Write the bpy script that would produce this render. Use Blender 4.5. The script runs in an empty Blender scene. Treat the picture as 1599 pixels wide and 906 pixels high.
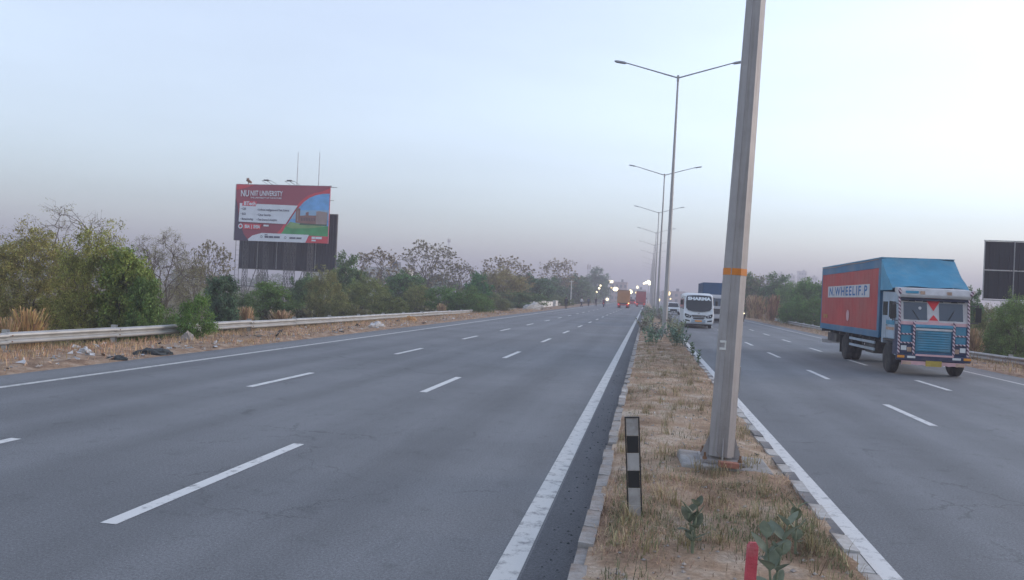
import bpy, math, random
import numpy as np
from mathutils import Matrix, Vector, noise

scene = bpy.context.scene
C = scene.collection
PI = math.pi

# ------------------------------------------------------------------ camera
FPX, W_PX, H_PX = 1200.0, 1599.0, 906.0
CAM_H, ROLL = 2.1, 0.045
_vx, _vy = 1011.0 - 799.5, 466.0 - 453.0          # where the straight road vanishes
_d = Vector((_vx, -_vy, -FPX)).normalized()
_n = _d.cross(Vector((1, -ROLL, 0))).normalized()
if _n.y < 0: _n = -_n
_x = _d.cross(_n)
cam_data = bpy.data.cameras.new('camera')
cam_data.sensor_width = 36.0
cam_data.lens = FPX / W_PX * 36.0
cam_data.clip_start, cam_data.clip_end = 0.1, 8000.0
cam = bpy.data.objects.new('camera', cam_data); C.objects.link(cam)
m3 = Matrix((_x, _d, _n))
cam.matrix_world = Matrix.Translation((0, 0, CAM_H)) @ m3.to_4x4()
scene.camera = cam

# ------------------------------------------------------------------ sky and sun (dusk, sun just down on the right)
SUN_AZ, SUN_EL = math.radians(62), math.radians(4.0)   # azimuth clockwise from +Y
world = bpy.data.worlds.new('World'); scene.world = world
world.use_nodes = True
wn, wl = world.node_tree.nodes, world.node_tree.links
wn.clear()
sky = wn.new('ShaderNodeTexSky'); sky.sky_type = 'NISHITA'
sky.sun_disc = False
sky.sun_elevation, sky.sun_rotation = SUN_EL, SUN_AZ
sky.altitude = 250; sky.air_density = 1.1; sky.dust_density = 0.4; sky.ozone_density = 3.5
hs = wn.new('ShaderNodeHueSaturation'); hs.inputs['Saturation'].default_value = 0.52
bg = wn.new('ShaderNodeBackground'); bg.inputs['Strength'].default_value = 0.15
wo = wn.new('ShaderNodeOutputWorld')
wl.new(sky.outputs[0], hs.inputs['Color']); tint = wn.new('ShaderNodeMix'); tint.data_type = 'RGBA'; tint.blend_type = 'MULTIPLY'; tint.inputs[0].default_value = 1.0; tint.inputs[7].default_value = (1.035, .992, .975, 1)   # cool white balance of the phone picture
wl.new(hs.outputs[0], tint.inputs[6]); 
# very faint drawn-out haze streaks
wt = wn.new('ShaderNodeTexCoord'); wm = wn.new('ShaderNodeMapping'); wm.inputs['Scale'].default_value = (1.6, 1.6, 9.); wm.inputs['Rotation'].default_value = (.12, .05, 0)
wz = wn.new('ShaderNodeTexNoise'); wz.inputs['Scale'].default_value = 1.3; wz.inputs['Detail'].default_value = 5; wz.inputs['Roughness'].default_value = .5
wr = wn.new('ShaderNodeMapRange'); wr.inputs[1].default_value = .35; wr.inputs[2].default_value = .65; wr.inputs[3].default_value = .955; wr.inputs[4].default_value = 1.035
wv = wn.new('ShaderNodeVectorMath'); wv.operation = 'SCALE'
wl.new(wt.outputs['Generated'], wm.inputs[0]); wl.new(wm.outputs[0], wz.inputs['Vector']); wl.new(wz.outputs['Fac'], wr.inputs[0]); wl.new(tint.outputs[2], wv.inputs[0]); wl.new(wr.outputs[0], wv.inputs['Scale'])
wl.new(wv.outputs[0], bg.inputs['Color']); wl.new(bg.outputs[0], wo.inputs['Surface'])

sun_data = bpy.data.lights.new('sun', 'SUN')
sun_data.energy = 0.9; sun_data.angle = math.radians(25); sun_data.color = (1.0, 0.86, 0.76)
sun = bpy.data.objects.new('sun', sun_data); C.objects.link(sun)
sun_dir = Vector((math.sin(SUN_AZ) * math.cos(math.radians(9)), math.cos(SUN_AZ) * math.cos(math.radians(9)), math.sin(math.radians(9))))
sun.rotation_euler = sun_dir.to_track_quat('Z', 'Y').to_euler()

vs = scene.view_settings
vs.view_transform = 'Standard'; vs.look = 'None'; vs.gamma = 1.0; vs.use_curve_mapping = False
vs.exposure = 2.6
cy = scene.cycles
cy.use_denoising = True
try: cy.denoiser = 'OPENIMAGEDENOISE'
except Exception: pass
cy.max_bounces = 6; cy.diffuse_bounces = 3; cy.glossy_bounces = 3; cy.transmission_bounces = 4
cy.transparent_max_bounces = 8; cy.volume_bounces = 2
cy.sample_clamp_indirect = 6.0

# ------------------------------------------------------------------ materials
def _nt(name):
    m = bpy.data.materials.new(name); m.use_nodes = True
    nt = m.node_tree; b = nt.nodes['Principled BSDF']
    return m, nt, b

def mat(name, col, rough=.6, var=.12, scale=4., bump=0., metal=0., spec=.4, emit=None, dirt=None, dirt_amt=0., bscale=None, alpha=None):
    m, nt, b = _nt(name); N, Lk = nt.nodes, nt.links
    tc = N.new('ShaderNodeTexCoord')
    nz = N.new('ShaderNodeTexNoise'); nz.inputs['Scale'].default_value = scale; nz.inputs['Detail'].default_value = 6
    Lk.new(tc.outputs['Object'], nz.inputs['Vector'])
    mr = N.new('ShaderNodeMapRange'); mr.inputs[1].default_value = .3; mr.inputs[2].default_value = .7
    mr.inputs[3].default_value = 1 - var; mr.inputs[4].default_value = 1 + var
    Lk.new(nz.outputs['Fac'], mr.inputs[0])
    mx = N.new('ShaderNodeVectorMath'); mx.operation = 'SCALE'; mx.inputs[0].default_value = col
    Lk.new(mr.outputs[0], mx.inputs['Scale'])
    out = mx.outputs[0]
    if dirt:
        n2 = N.new('ShaderNodeTexNoise'); n2.inputs['Scale'].default_value = scale * .37; n2.inputs['Detail'].default_value = 9; n2.inputs['Roughness'].default_value = .7
        Lk.new(tc.outputs['Object'], n2.inputs['Vector'])
        r2 = N.new('ShaderNodeMapRange'); r2.inputs[1].default_value = .45; r2.inputs[2].default_value = .72
        r2.inputs[3].default_value = 0; r2.inputs[4].default_value = dirt_amt
        Lk.new(n2.outputs['Fac'], r2.inputs[0])
        mi = N.new('ShaderNodeMix'); mi.data_type = 'RGBA'
        Lk.new(r2.outputs[0], mi.inputs[0]); Lk.new(out, mi.inputs[6]); mi.inputs[7].default_value = (*dirt, 1)
        out = mi.outputs[2]
    Lk.new(out, b.inputs['Base Color'])
    b.inputs['Roughness'].default_value = rough; b.inputs['Metallic'].default_value = metal
    b.inputs['Specular IOR Level'].default_value = spec
    if bump:
        n3 = N.new('ShaderNodeTexNoise'); n3.inputs['Scale'].default_value = bscale or scale * 6; n3.inputs['Detail'].default_value = 5
        Lk.new(tc.outputs['Object'], n3.inputs['Vector'])
        bp = N.new('ShaderNodeBump'); bp.inputs['Strength'].default_value = bump; bp.inputs['Distance'].default_value = .02
        Lk.new(n3.outputs['Fac'], bp.inputs['Height']); Lk.new(bp.outputs[0], b.inputs['Normal'])
    if emit:
        b.inputs['Emission Color'].default_value = (*emit[0], 1); b.inputs['Emission Strength'].default_value = emit[1]
        m.cycles.emission_sampling = 'NONE'
    return m

def leaf_mat(name, trans=.3):
    """colour comes from the object's own colour, varied leaf by leaf"""
    m, nt, b = _nt(name); N, Lk = nt.nodes, nt.links
    oi = N.new('ShaderNodeObjectInfo'); ge = N.new('ShaderNodeNewGeometry')
    mr = N.new('ShaderNodeMapRange'); mr.inputs[3].default_value = .9; mr.inputs[4].default_value = 2.5
    Lk.new(ge.outputs['Random Per Island'], mr.inputs[0])
    sc = N.new('ShaderNodeVectorMath'); sc.operation = 'SCALE'
    tc = N.new('ShaderNodeTexCoord'); cn_ = N.new('ShaderNodeTexNoise'); cn_.inputs['Scale'].default_value = 1.6; cn_.inputs['Detail'].default_value = 3
    ad = N.new('ShaderNodeVectorMath'); ad.operation = 'ADD'; Lk.new(tc.outputs['Object'], ad.inputs[0]); Lk.new(oi.outputs['Location'], ad.inputs[1]); Lk.new(ad.outputs[0], cn_.inputs['Vector'])
    m4 = N.new('ShaderNodeMapRange'); m4.inputs[1].default_value = .35; m4.inputs[2].default_value = .65; m4.inputs[3].default_value = .7; m4.inputs[4].default_value = 1.35; Lk.new(cn_.outputs['Fac'], m4.inputs[0])
    m5 = N.new('ShaderNodeMath'); m5.operation = 'MULTIPLY'; Lk.new(mr.outputs[0], m5.inputs[0]); Lk.new(m4.outputs[0], m5.inputs[1])
    Lk.new(oi.outputs['Color'], sc.inputs[0]); Lk.new(m5.outputs[0], sc.inputs['Scale'])
    wn_ = N.new('ShaderNodeTexWhiteNoise'); wn_.noise_dimensions = '1D'; Lk.new(ge.outputs['Random Per Island'], wn_.inputs['W'])
    hv = N.new('ShaderNodeHueSaturation')
    m2 = N.new('ShaderNodeMapRange'); m2.inputs[3].default_value = .47; m2.inputs[4].default_value = .525
    Lk.new(wn_.outputs['Value'], m2.inputs[0]); Lk.new(m2.outputs[0], hv.inputs['Hue']); Lk.new(sc.outputs[0], hv.inputs['Color'])
    Lk.new(hv.outputs[0], b.inputs['Base Color']); b.inputs['Roughness'].default_value = .6
    b.inputs['Specular IOR Level'].default_value = .25
    tr = N.new('ShaderNodeBsdfTranslucent'); Lk.new(hv.outputs[0], tr.inputs['Color'])
    ms = N.new('ShaderNodeMixShader'); ms.inputs[0].default_value = trans
    Lk.new(b.outputs[0], ms.inputs[1]); Lk.new(tr.outputs[0], ms.inputs[2])
    Lk.new(ms.outputs[0], N['Material Output'].inputs['Surface'])
    return m

def asphalt_mat(name, col):
    m, nt, b = _nt(name); N, Lk = nt.nodes, nt.links
    tc = N.new('ShaderNodeTexCoord')
    def nz(scale, mp=None, det=6, rough=.6):
        n = N.new('ShaderNodeTexNoise'); n.inputs['Scale'].default_value = scale; n.inputs['Detail'].default_value = det; n.inputs['Roughness'].default_value = rough
        if mp:
            mm = N.new('ShaderNodeMapping'); mm.inputs['Scale'].default_value = mp; Lk.new(tc.outputs['Object'], mm.inputs[0]); Lk.new(mm.outputs[0], n.inputs['Vector'])
        else: Lk.new(tc.outputs['Object'], n.inputs['Vector'])
        return n
    def rng(o, a, c, lo, hi):
        r = N.new('ShaderNodeMapRange'); r.inputs[1].default_value = a; r.inputs[2].default_value = c; r.inputs[3].default_value = lo; r.inputs[4].default_value = hi
        Lk.new(o, r.inputs[0]); return r.outputs[0]
    def mul(a, c):
        k = N.new('ShaderNodeMath'); k.operation = 'MULTIPLY'; Lk.new(a, k.inputs[0]); Lk.new(c, k.inputs[1]); return k.outputs[0]
    streak = rng(nz(1., (1.1, .035, 1)).outputs['Fac'], .3, .7, .86, 1.13)
    patch = rng(nz(.22, None, 8).outputs['Fac'], .35, .65, .86, 1.13)
    grain = mul(rng(nz(95., None, 3, .8).outputs['Fac'], .3, .72, .55, 1.5), rng(nz(42., None, 2, .6).outputs['Fac'], .32, .68, .80, 1.22))
    spot = rng(nz(2.6, None, 9, .75).outputs['Fac'], .36, .44, .82, 1.0)
    # polished wheel tracks run along the lanes; their strength wanders
    sp = N.new('ShaderNodeSeparateXYZ'); Lk.new(tc.outputs['Object'], sp.inputs[0])
    wob = nz(1., (.3, .04, 1), 2); wa = N.new('ShaderNodeMath'); wa.operation = 'MULTIPLY_ADD'; Lk.new(wob.outputs['Fac'], wa.inputs[0]); wa.inputs[1].default_value = .9; Lk.new(sp.outputs['X'], wa.inputs[2])
    w2 = N.new('ShaderNodeMath'); w2.operation = 'MULTIPLY'; Lk.new(wa.outputs[0], w2.inputs[0]); w2.inputs[1].default_value = 2 * PI / 1.68
    sn = N.new('ShaderNodeMath'); sn.operation = 'SINE'; Lk.new(w2.outputs[0], sn.inputs[0])
    track = rng(sn.outputs[0], -1, 1, .91, 1.07)
    # oil drip line and dark blots
    blot = rng(nz(1.1, (1, .25, 1), 7, .7).outputs['Fac'], .62, .74, 1.0, .74)
    # hairline cracks, only in places
    vo = N.new('ShaderNodeTexVoronoi'); vo.feature = 'DISTANCE_TO_EDGE'; vo.inputs['Scale'].default_value = .55
    dn = nz(1.7, None, 5, .7); mv = N.new('ShaderNodeVectorMath'); mv.operation = 'MULTIPLY_ADD'; Lk.new(dn.outputs['Color'], mv.inputs[0]); mv.inputs[1].default_value = (.9, .9, 0); Lk.new(tc.outputs['Object'], mv.inputs[2]); Lk.new(mv.outputs[0], vo.inputs['Vector'])
    crack = rng(vo.outputs['Distance'], .0, .010, .0, 1.)
    cm = rng(nz(.35, None, 3).outputs['Fac'], .52, .60, 1., 0.)
    mxx = N.new('ShaderNodeMath'); mxx.operation = 'MAXIMUM'; Lk.new(crack, mxx.inputs[0]); Lk.new(cm, mxx.inputs[1]); crk = rng(mxx.outputs[0], 0, 1, .55, 1.)
    flk = rng(nz(38., None, 2, .5).outputs['Fac'], .70, .76, 1., 1.7)
    f = mul(mul(mul(streak, patch), mul(grain, spot)), mul(mul(track, blot), mul(crk, flk)))
    sc = N.new('ShaderNodeVectorMath'); sc.operation = 'SCALE'; sc.inputs[0].default_value = col; Lk.new(f, sc.inputs['Scale'])
    Lk.new(sc.outputs[0], b.inputs['Base Color'])
    b.inputs['Roughness'].default_value = .72; b.inputs['Specular IOR Level'].default_value = .35
    bp = N.new('ShaderNodeBump'); bp.inputs['Strength'].default_value = .5; bp.inputs['Distance'].default_value = .006
    Lk.new(nz(130., None, 3).outputs['Fac'], bp.inputs['Height']); Lk.new(bp.outputs[0], b.inputs['Normal'])
    return m

def paint_mat(name, col, under, keep=.4):
    """road paint with worn-through flecks"""
    m, nt, b = _nt(name); N, Lk = nt.nodes, nt.links
    tc = N.new('ShaderNodeTexCoord')
    ge = N.new('ShaderNodeNewGeometry')
    n = N.new('ShaderNodeTexNoise'); n.inputs['Scale'].default_value = 6; n.inputs['Detail'].default_value = 12; n.inputs['Roughness'].default_value = .75
    Lk.new(ge.outputs['Position'], n.inputs['Vector'])
    r = N.new('ShaderNodeMapRange'); r.inputs[1].default_value = keep - .05; r.inputs[2].default_value = keep + .09; Lk.new(n.outputs['Fac'], r.inputs[0])
    mi = N.new('ShaderNodeMix'); mi.data_type = 'RGBA'; mi.inputs[6].default_value = (*under, 1); mi.inputs[7].default_value = (*col, 1)
    Lk.new(r.outputs[0], mi.inputs[0]); Lk.new(mi.outputs[2], b.inputs['Base Color']); b.inputs['Roughness'].default_value = .7
    return m

def soil_mat(name, c1, c2, c3, scale=1.2):
    m, nt, b = _nt(name); N, Lk = nt.nodes, nt.links
    ge = N.new('ShaderNodeNewGeometry')
    def nz(s, d=8, r=.65):
        n = N.new('ShaderNodeTexNoise'); n.inputs['Scale'].default_value = s; n.inputs['Detail'].default_value = d; n.inputs['Roughness'].default_value = r
        Lk.new(ge.outputs['Position'], n.inputs['Vector']); return n.outputs['Fac']
    cr = N.new('ShaderNodeValToRGB'); e = cr.color_ramp.elements
    e[0].position = .36; e[0].color = (*c1, 1); e[1].position = .64; e[1].color = (*c3, 1)
    k = e.new(.5); k.color = (*c2, 1)
    Lk.new(nz(scale), cr.inputs[0])
    r = N.new('ShaderNodeMapRange'); r.inputs[1].default_value = .3; r.inputs[2].default_value = .7; r.inputs[3].default_value = .7; r.inputs[4].default_value = 1.3
    Lk.new(nz(28, 5, .7), r.inputs[0])
    sc = N.new('ShaderNodeVectorMath'); sc.operation = 'SCALE'; Lk.new(cr.outputs[0], sc.inputs[0]); Lk.new(r.outputs[0], sc.inputs['Scale'])
    Lk.new(sc.outputs[0], b.inputs['Base Color']); b.inputs['Roughness'].default_value = .95; b.inputs['Specular IOR Level'].default_value = .1
    bp = N.new('ShaderNodeBump'); bp.inputs['Strength'].default_value = .8; bp.inputs['Distance'].default_value = .03
    Lk.new(nz(34, 6, .7), bp.inputs['Height']); Lk.new(bp.outputs[0], b.inputs['Normal'])
    return m

def stripe_mat(name, c1, c2, freq, diag=1.0):
    m, nt, b = _nt(name); N, Lk = nt.nodes, nt.links
    tc = N.new('ShaderNodeTexCoord'); sp = N.new('ShaderNodeSeparateXYZ'); Lk.new(tc.outputs['Object'], sp.inputs[0])
    ad = N.new('ShaderNodeMath'); ad.operation = 'MULTIPLY_ADD'; Lk.new(sp.outputs['X'], ad.inputs[0]); ad.inputs[1].default_value = diag; Lk.new(sp.outputs['Z'], ad.inputs[2])
    mu = N.new('ShaderNodeMath'); mu.operation = 'MULTIPLY'; Lk.new(ad.outputs[0], mu.inputs[0]); mu.inputs[1].default_value = freq
    fr = N.new('ShaderNodeMath'); fr.operation = 'FRACT'; Lk.new(mu.outputs[0], fr.inputs[0])
    gt = N.new('ShaderNodeMath'); gt.operation = 'GREATER_THAN'; Lk.new(fr.outputs[0], gt.inputs[0]); gt.inputs[1].default_value = .5
    mi = N.new('ShaderNodeMix'); mi.data_type = 'RGBA'; mi.inputs[6].default_value = (*c1, 1); mi.inputs[7].default_value = (*c2, 1)
    Lk.new(gt.outputs[0], mi.inputs[0]); Lk.new(mi.outputs[2], b.inputs['Base Color']); b.inputs['Roughness'].default_value = .45
    return m

def streak_mat(name, col, dirt):
    m, nt, b = _nt(name); N, Lk = nt.nodes, nt.links
    tc = N.new('ShaderNodeTexCoord'); out = None
    def nz(mp, det, rough): 
        mm = N.new('ShaderNodeMapping'); mm.inputs['Scale'].default_value = mp; Lk.new(tc.outputs['Object'], mm.inputs[0])
        n = N.new('ShaderNodeTexNoise'); n.inputs['Scale'].default_value = 1; n.inputs['Detail'].default_value = det; n.inputs['Roughness'].default_value = rough; Lk.new(mm.outputs[0], n.inputs['Vector']); return n.outputs['Fac']
    a = nz((26, 26, .9), 7, .65); c = nz((3, 3, 2.2), 8, .7)
    r1 = N.new('ShaderNodeMapRange'); r1.inputs[1].default_value = .48; r1.inputs[2].default_value = .75; r1.inputs[4].default_value = .65; Lk.new(a, r1.inputs[0])
    r2 = N.new('ShaderNodeMapRange'); r2.inputs[1].default_value = .3; r2.inputs[2].default_value = .7; r2.inputs[3].default_value = .84; r2.inputs[4].default_value = 1.15; Lk.new(c, r2.inputs[0])
    mi = N.new('ShaderNodeMix'); mi.data_type = 'RGBA'; Lk.new(r1.outputs[0], mi.inputs[0]); mi.inputs[6].default_value = (*col, 1); mi.inputs[7].default_value = (*dirt, 1)
    sc = N.new('ShaderNodeVectorMath'); sc.operation = 'SCALE'; Lk.new(mi.outputs[2], sc.inputs[0]); Lk.new(r2.outputs[0], sc.inputs['Scale'])
    Lk.new(sc.outputs[0], b.inputs['Base Color']); b.inputs['Roughness'].default_value = .55; b.inputs['Metallic'].default_value = .3
    return m

def glass_mat(name, col=(.02, .025, .03), rough=.08):
    m, nt, b = _nt(name)
    b.inputs['Base Color'].default_value = (*col, 1); b.inputs['Roughness'].default_value = rough; b.inputs['Specular IOR Level'].default_value = .6
    return m

DUST = (.30, .26, .21)
K = dict(
    asphalt=asphalt_mat('asphalt', (.158, .164, .174)),
    asphalt_b=asphalt_mat('asphalt_right', (.156, .163, .174)),
    paint=paint_mat('road_paint', (.56, .56, .545), (.20, .20, .205), .40),
    paint_new=paint_mat('road_paint_bright', (.66, .66, .65), (.20, .20, .205), .38),
    soil=soil_mat('dry_soil', (.25, .165, .11), (.40, .285, .20), (.52, .43, .345)),
    verge=soil_mat('littered_verge_soil', (.22, .145, .10), (.34, .235, .16), (.45, .35, .27), 2.2),
    field=soil_mat('field_soil', (.15, .12, .08), (.17, .15, .09), (.24, .19, .13), .3),
    kerb=mat('kerb_concrete', (.35, .335, .32), .9, .25, 6, .6, dirt=(.2, .15, .115), dirt_amt=1.),
    kerb_w=mat('kerb_white_paint', (.52, .505, .485), .85, .2, 6, .5, dirt=(.23, .18, .145), dirt_amt=1.),
    kerb_d=mat('kerb_dark_paint', (.17, .165, .17), .85, .2, 6, .4, dirt=(.3, .26, .22), dirt_amt=.6),
    concrete=mat('old_concrete', (.33, .32, .31), .92, .18, 5, .6, dirt=(.16, .12, .1), dirt_amt=.7),
    galv=streak_mat('galvanised_pole', (.33, .305, .30), (.20, .165, .15)),
    galv_far=mat('galvanised_far_pole', (.36, .345, .34), .55, .08, 1.5, metal=.3),
    orange=mat('orange_tape', (.62, .20, .03), .6, .15, 8, dirt=(.3, .18, .1), dirt_amt=.4),
    rail=mat('galvanised_rail', (.42, .42, .41), .55, .14, 1.4, .05, metal=.35, dirt=DUST, dirt_amt=.5),
    rust=mat('rust_stain', (.22, .12, .07), .85, .3, 6, .3),
    steel=mat('dark_steel', (.10, .10, .105), .6, .2, 5, metal=.3, dirt=(.18, .13, .1), dirt_amt=.4),
    steel_l=mat('light_steel', (.33, .33, .34), .5, .15, 3, metal=.4),
    board=mat('board_backing', (.014, .016, .026), .6, .2, .7, spec=.3),
    black=mat('black_plastic', (.02, .02, .022), .5, .2, 6),
    rubber=mat('tyre_rubber', (.022, .022, .023), .9, .25, 9, .3, dirt=(.14, .12, .1), dirt_amt=.5),
    rim=mat('wheel_rim', (.22, .20, .19), .6, .2, 6, metal=.4, dirt=(.2, .15, .11), dirt_amt=.6),
    chassis=mat('chassis_paint', (.045, .043, .045), .8, .3, 5, dirt=DUST, dirt_amt=.45),
    t_red=mat('truck_red_panel', (.42, .045, .04), .55, .12, 1.1, .08, dirt=(.30, .15, .12), dirt_amt=.5),
    t_blue=mat('truck_blue', (.02, .13, .25), .5, .15, 1.5, .05, dirt=(.20, .21, .23), dirt_amt=.6),
    t_cyan=mat('truck_light_blue', (.035, .22, .34), .5, .15, 2, .05, dirt=(.22, .25, .27), dirt_amt=.55),
    t_tarp=mat('blue_tarpaulin', (.06, .27, .42), .55, .15, 1.3, .7, bscale=4, dirt=(.38, .40, .36), dirt_amt=.45),
    t_navy=mat('truck_navy', (.015, .025, .07), .5, .2, 4, dirt=DUST, dirt_amt=.2),
    t_pink=mat('pink_trim', (.62, .36, .38), .5, .1, 4, dirt=DUST, dirt_amt=.3),
    t_white=mat('truck_white', (.55, .53, .54), .55, .1, 3, dirt=DUST, dirt_amt=.45),
    t_grey=mat('truck_grey_side', (.33, .40, .47), .6, .15, 2, dirt=DUST, dirt_amt=.5),
    t_tan=mat('tan_trim', (.45, .30, .22), .7, .2, 5),
    text_blue=mat('lettering_blue', (.02, .12, .32), .6, .08, 3),
    flagred=mat('flag_red', (.62, .03, .04), .55, .1, 3),
    stripes=stripe_mat('candy_stripes', (.62, .50, .53), (.10, .03, .07), 8.5, 1.0),
    yplate=mat('yellow_plate', (.42, .30, .05), .5, .12, 4, dirt=(.25, .18, .08), dirt_amt=.5),
    oplate=mat('orange_plate', (.75, .30, .05), .5, .1, 4),
    amber=mat('amber_lens', (.70, .27, .03), .3, .1, 4),
    lens=mat('clear_lens', (.62, .63, .64), .2, .1, 4),
    glass=glass_mat('dark_glass'),
    glass_b=glass_mat('bluish_glass', (.05, .07, .10), .15),
    b_white=mat('bus_white', (.70, .72, .74), .4, .04, 1.5, dirt=DUST, dirt_amt=.2),
    b_text=mat('bus_lettering', (.80, .84, .88), .5, .04, 3),
    chrome=mat('chrome', (.6, .6, .6), .2, .05, 3, metal=.9),
    o_box=mat('orange_box', (.46, .20, .055), .6, .1, 1, dirt=DUST, dirt_amt=.3),
    r_box=mat('red_box', (.38, .045, .05), .6, .1, 1, dirt=DUST, dirt_amt=.25),
    bl_box=mat('dark_blue_box', (.012, .07, .16), .55, .12, 1, dirt=DUST, dirt_amt=.2),
    tail=mat('lit_tail_lamp', (.6, .03, .02), .4, .1, 4, emit=((1., .07, .045), .30)),
    blink=mat('lit_amber_lamp', (.7, .3, .05), .4, .1, 4, emit=((1., .55, .2), .8)),
    head=mat('lit_headlamp', (.9, .85, .7), .4, .1, 4, emit=((1., .86, .55), 1.2)),
    lamp_w=mat('lit_white_lamp', (.9, .9, .8), .4, .1, 4, emit=((1., .84, .46), .5)),
    lamp_y=mat('lit_yellow_lamp', (.9, .8, .5), .4, .1, 4, emit=((1., .70, .30), .45)),
    fascia=mat('lit_fascia', (.9, .9, .8), .4, .1, 4, emit=((1., .86, .52), .5)),
    bark=mat('bark', (.105, .085, .07), .9, .3, 6, .6),
    bark_g=mat('grey_bark', (.15, .125, .11), .9, .25, 6, .6),
    stem=mat('green_stem', (.17, .19, .12), .7, .2, 9),
    leaf=leaf_mat('leaf'), straw=leaf_mat('straw', .15),
    skin=mat('skin', (.22, .12, .08), .6, .08, 6), hair=mat('hair', (.012, .01, .01), .6, .1, 8),
    bw=mat('building_white', (.55, .52, .50), .8, .1, .2), bp=mat('building_pink', (.48, .36, .32), .8, .1, .2),
    bwin=mat('far_window', (.10, .11, .13), .4, .2, 1.),
    wpost=mat('white_painted_concrete', (.66, .65, .62), .85, .1, 3, dirt=DUST, dirt_amt=.4),
    plastic=mat('white_plastic_sack', (.50, .51, .53), .6, .15, 5, .4, dirt=DUST, dirt_amt=.7),
    plastic_o=mat('orange_plastic_bag', (.42, .23, .08), .5, .15, 5, .3),
    cloth_d=mat('dark_cloth', (.05, .06, .065), .9, .3, 5, .5),
    redpost=mat('red_painted_post', (.50, .075, .095), .8, .2, 9, .4, dirt=(.36, .22, .19), dirt_amt=.9),
    refl=mat('reflective_sheet', (.40, .38, .37), .5, .12, 7, dirt=(.16, .13, .11), dirt_amt=.95),
    stone=mat('stone', (.36, .32, .29), .9, .25, 7, .4),
)

# ------------------------------------------------------------------ mesh helpers
class MB:
    def __init__(s): s.v, s.f, s.mi, s.sm = [], [], [], []
    def add(s, vs_, fs, m=0, smooth=False):
        o = len(s.v); s.v += [tuple(p) for p in vs_]
        for f in fs: s.f.append(tuple(i + o for i in f)); s.mi.append(m); s.sm.append(smooth)
        return s
    def hexa(s, p, m=0): return s.add(p, [(0, 3, 2, 1), (4, 5, 6, 7), (0, 1, 5, 4), (1, 2, 6, 5), (2, 3, 7, 6), (3, 0, 4, 7)], m)
    def box(s, x0, x1, y0, y1, z0, z1, m=0):
        return s.hexa([(x0, y0, z0), (x1, y0, z0), (x1, y1, z0), (x0, y1, z0), (x0, y0, z1), (x1, y0, z1), (x1, y1, z1), (x0, y1, z1)], m)
    def tube(s, p0, p1, r0, r1=None, n=8, m=0, cap=True, smooth=True):
        r1 = r0 if r1 is None else r1
        a, b = Vector(p0), Vector(p1); d = (b - a)
        if d.length < 1e-6: return s
        d.normalize(); u = d.orthogonal().normalized(); w = d.cross(u)
        vs_ = []
        for c, r in ((a, r0), (b, r1)):
            for i in range(n):
                t = 2 * PI * i / n; vs_.append(c + u * (r * math.cos(t)) + w * (r * math.sin(t)))
        s.add(vs_, [(i, (i + 1) % n, n + (i + 1) % n, n + i) for i in range(n)], m, smooth)
        if cap:
            s.add(vs_[:n], [tuple(reversed(range(n)))], m); s.add(vs_[n:], [tuple(range(n))], m)
        return s
    def path(s, pts, r, n=8, m=0):
        for i in range(len(pts) - 1): s.tube(pts[i], pts[i + 1], r, r, n, m)
        return s
    def prism(s, poly, x0, x1, m=0, axis='x'):
        """extrude a polygon; axis x: poly is (y,z); axis y: poly is (x,z); axis z: poly is (x,y)"""
        g = {'x': lambda t, p: (t, p[0], p[1]), 'y': lambda t, p: (p[0], t, p[1]), 'z': lambda t, p: (p[0], p[1], t)}[axis]
        n = len(poly); a = [g(x0, p) for p in poly]; b = [g(x1, p) for p in poly]
        return s.add(a + b, [tuple(range(n)), tuple(reversed(range(n, 2 * n)))] + [(i, n + i, n + (i + 1) % n, (i + 1) % n) for i in range(n)], m)
    def loft(s, rings, m=0, smooth=True, caps=True):
        n = len(rings[0]); vs_ = [p for r in rings for p in r]; fs = []
        for k in range(len(rings) - 1):
            for i in range(n): fs.append((k * n + i, k * n + (i + 1) % n, (k + 1) * n + (i + 1) % n, (k + 1) * n + i))
        s.add(vs_, fs, m, smooth)
        if caps: s.add(rings[0], [tuple(reversed(range(n)))], m); s.add(rings[-1], [tuple(range(n))], m)
        return s
    def lathe_x(s, prof, c, n=20, m=0, smooth=True):
        """prof: (x, r) list turned round the x axis"""
        rings = [[(c[0] + x, c[1] + r * math.cos(2 * PI * i / n), c[2] + r * math.sin(2 * PI * i / n)) for i in range(n)] for x, r in prof]
        return s.loft(rings, m, smooth)
    def mesh(s, name, mats):
        me = bpy.data.meshes.new(name); me.from_pydata(s.v, [], s.f)
        for q in mats: me.materials.append(q)
        me.polygons.foreach_set('material_index', s.mi); me.polygons.foreach_set('use_smooth', s.sm)
        me.update(); return me
    def build(s, name, mats, parent=None, loc=None, bevel=0):
        if not isinstance(mats, (list, tuple)): mats = [mats]
        o = link(name, s.mesh(name, mats), parent)
        if loc is not None: o.location = loc
        if bevel:
            b = o.modifiers.new('bevel', 'BEVEL'); b.width = bevel; b.segments = 2; b.limit_method = 'ANGLE'; b.angle_limit = math.radians(40)
        return o

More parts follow.
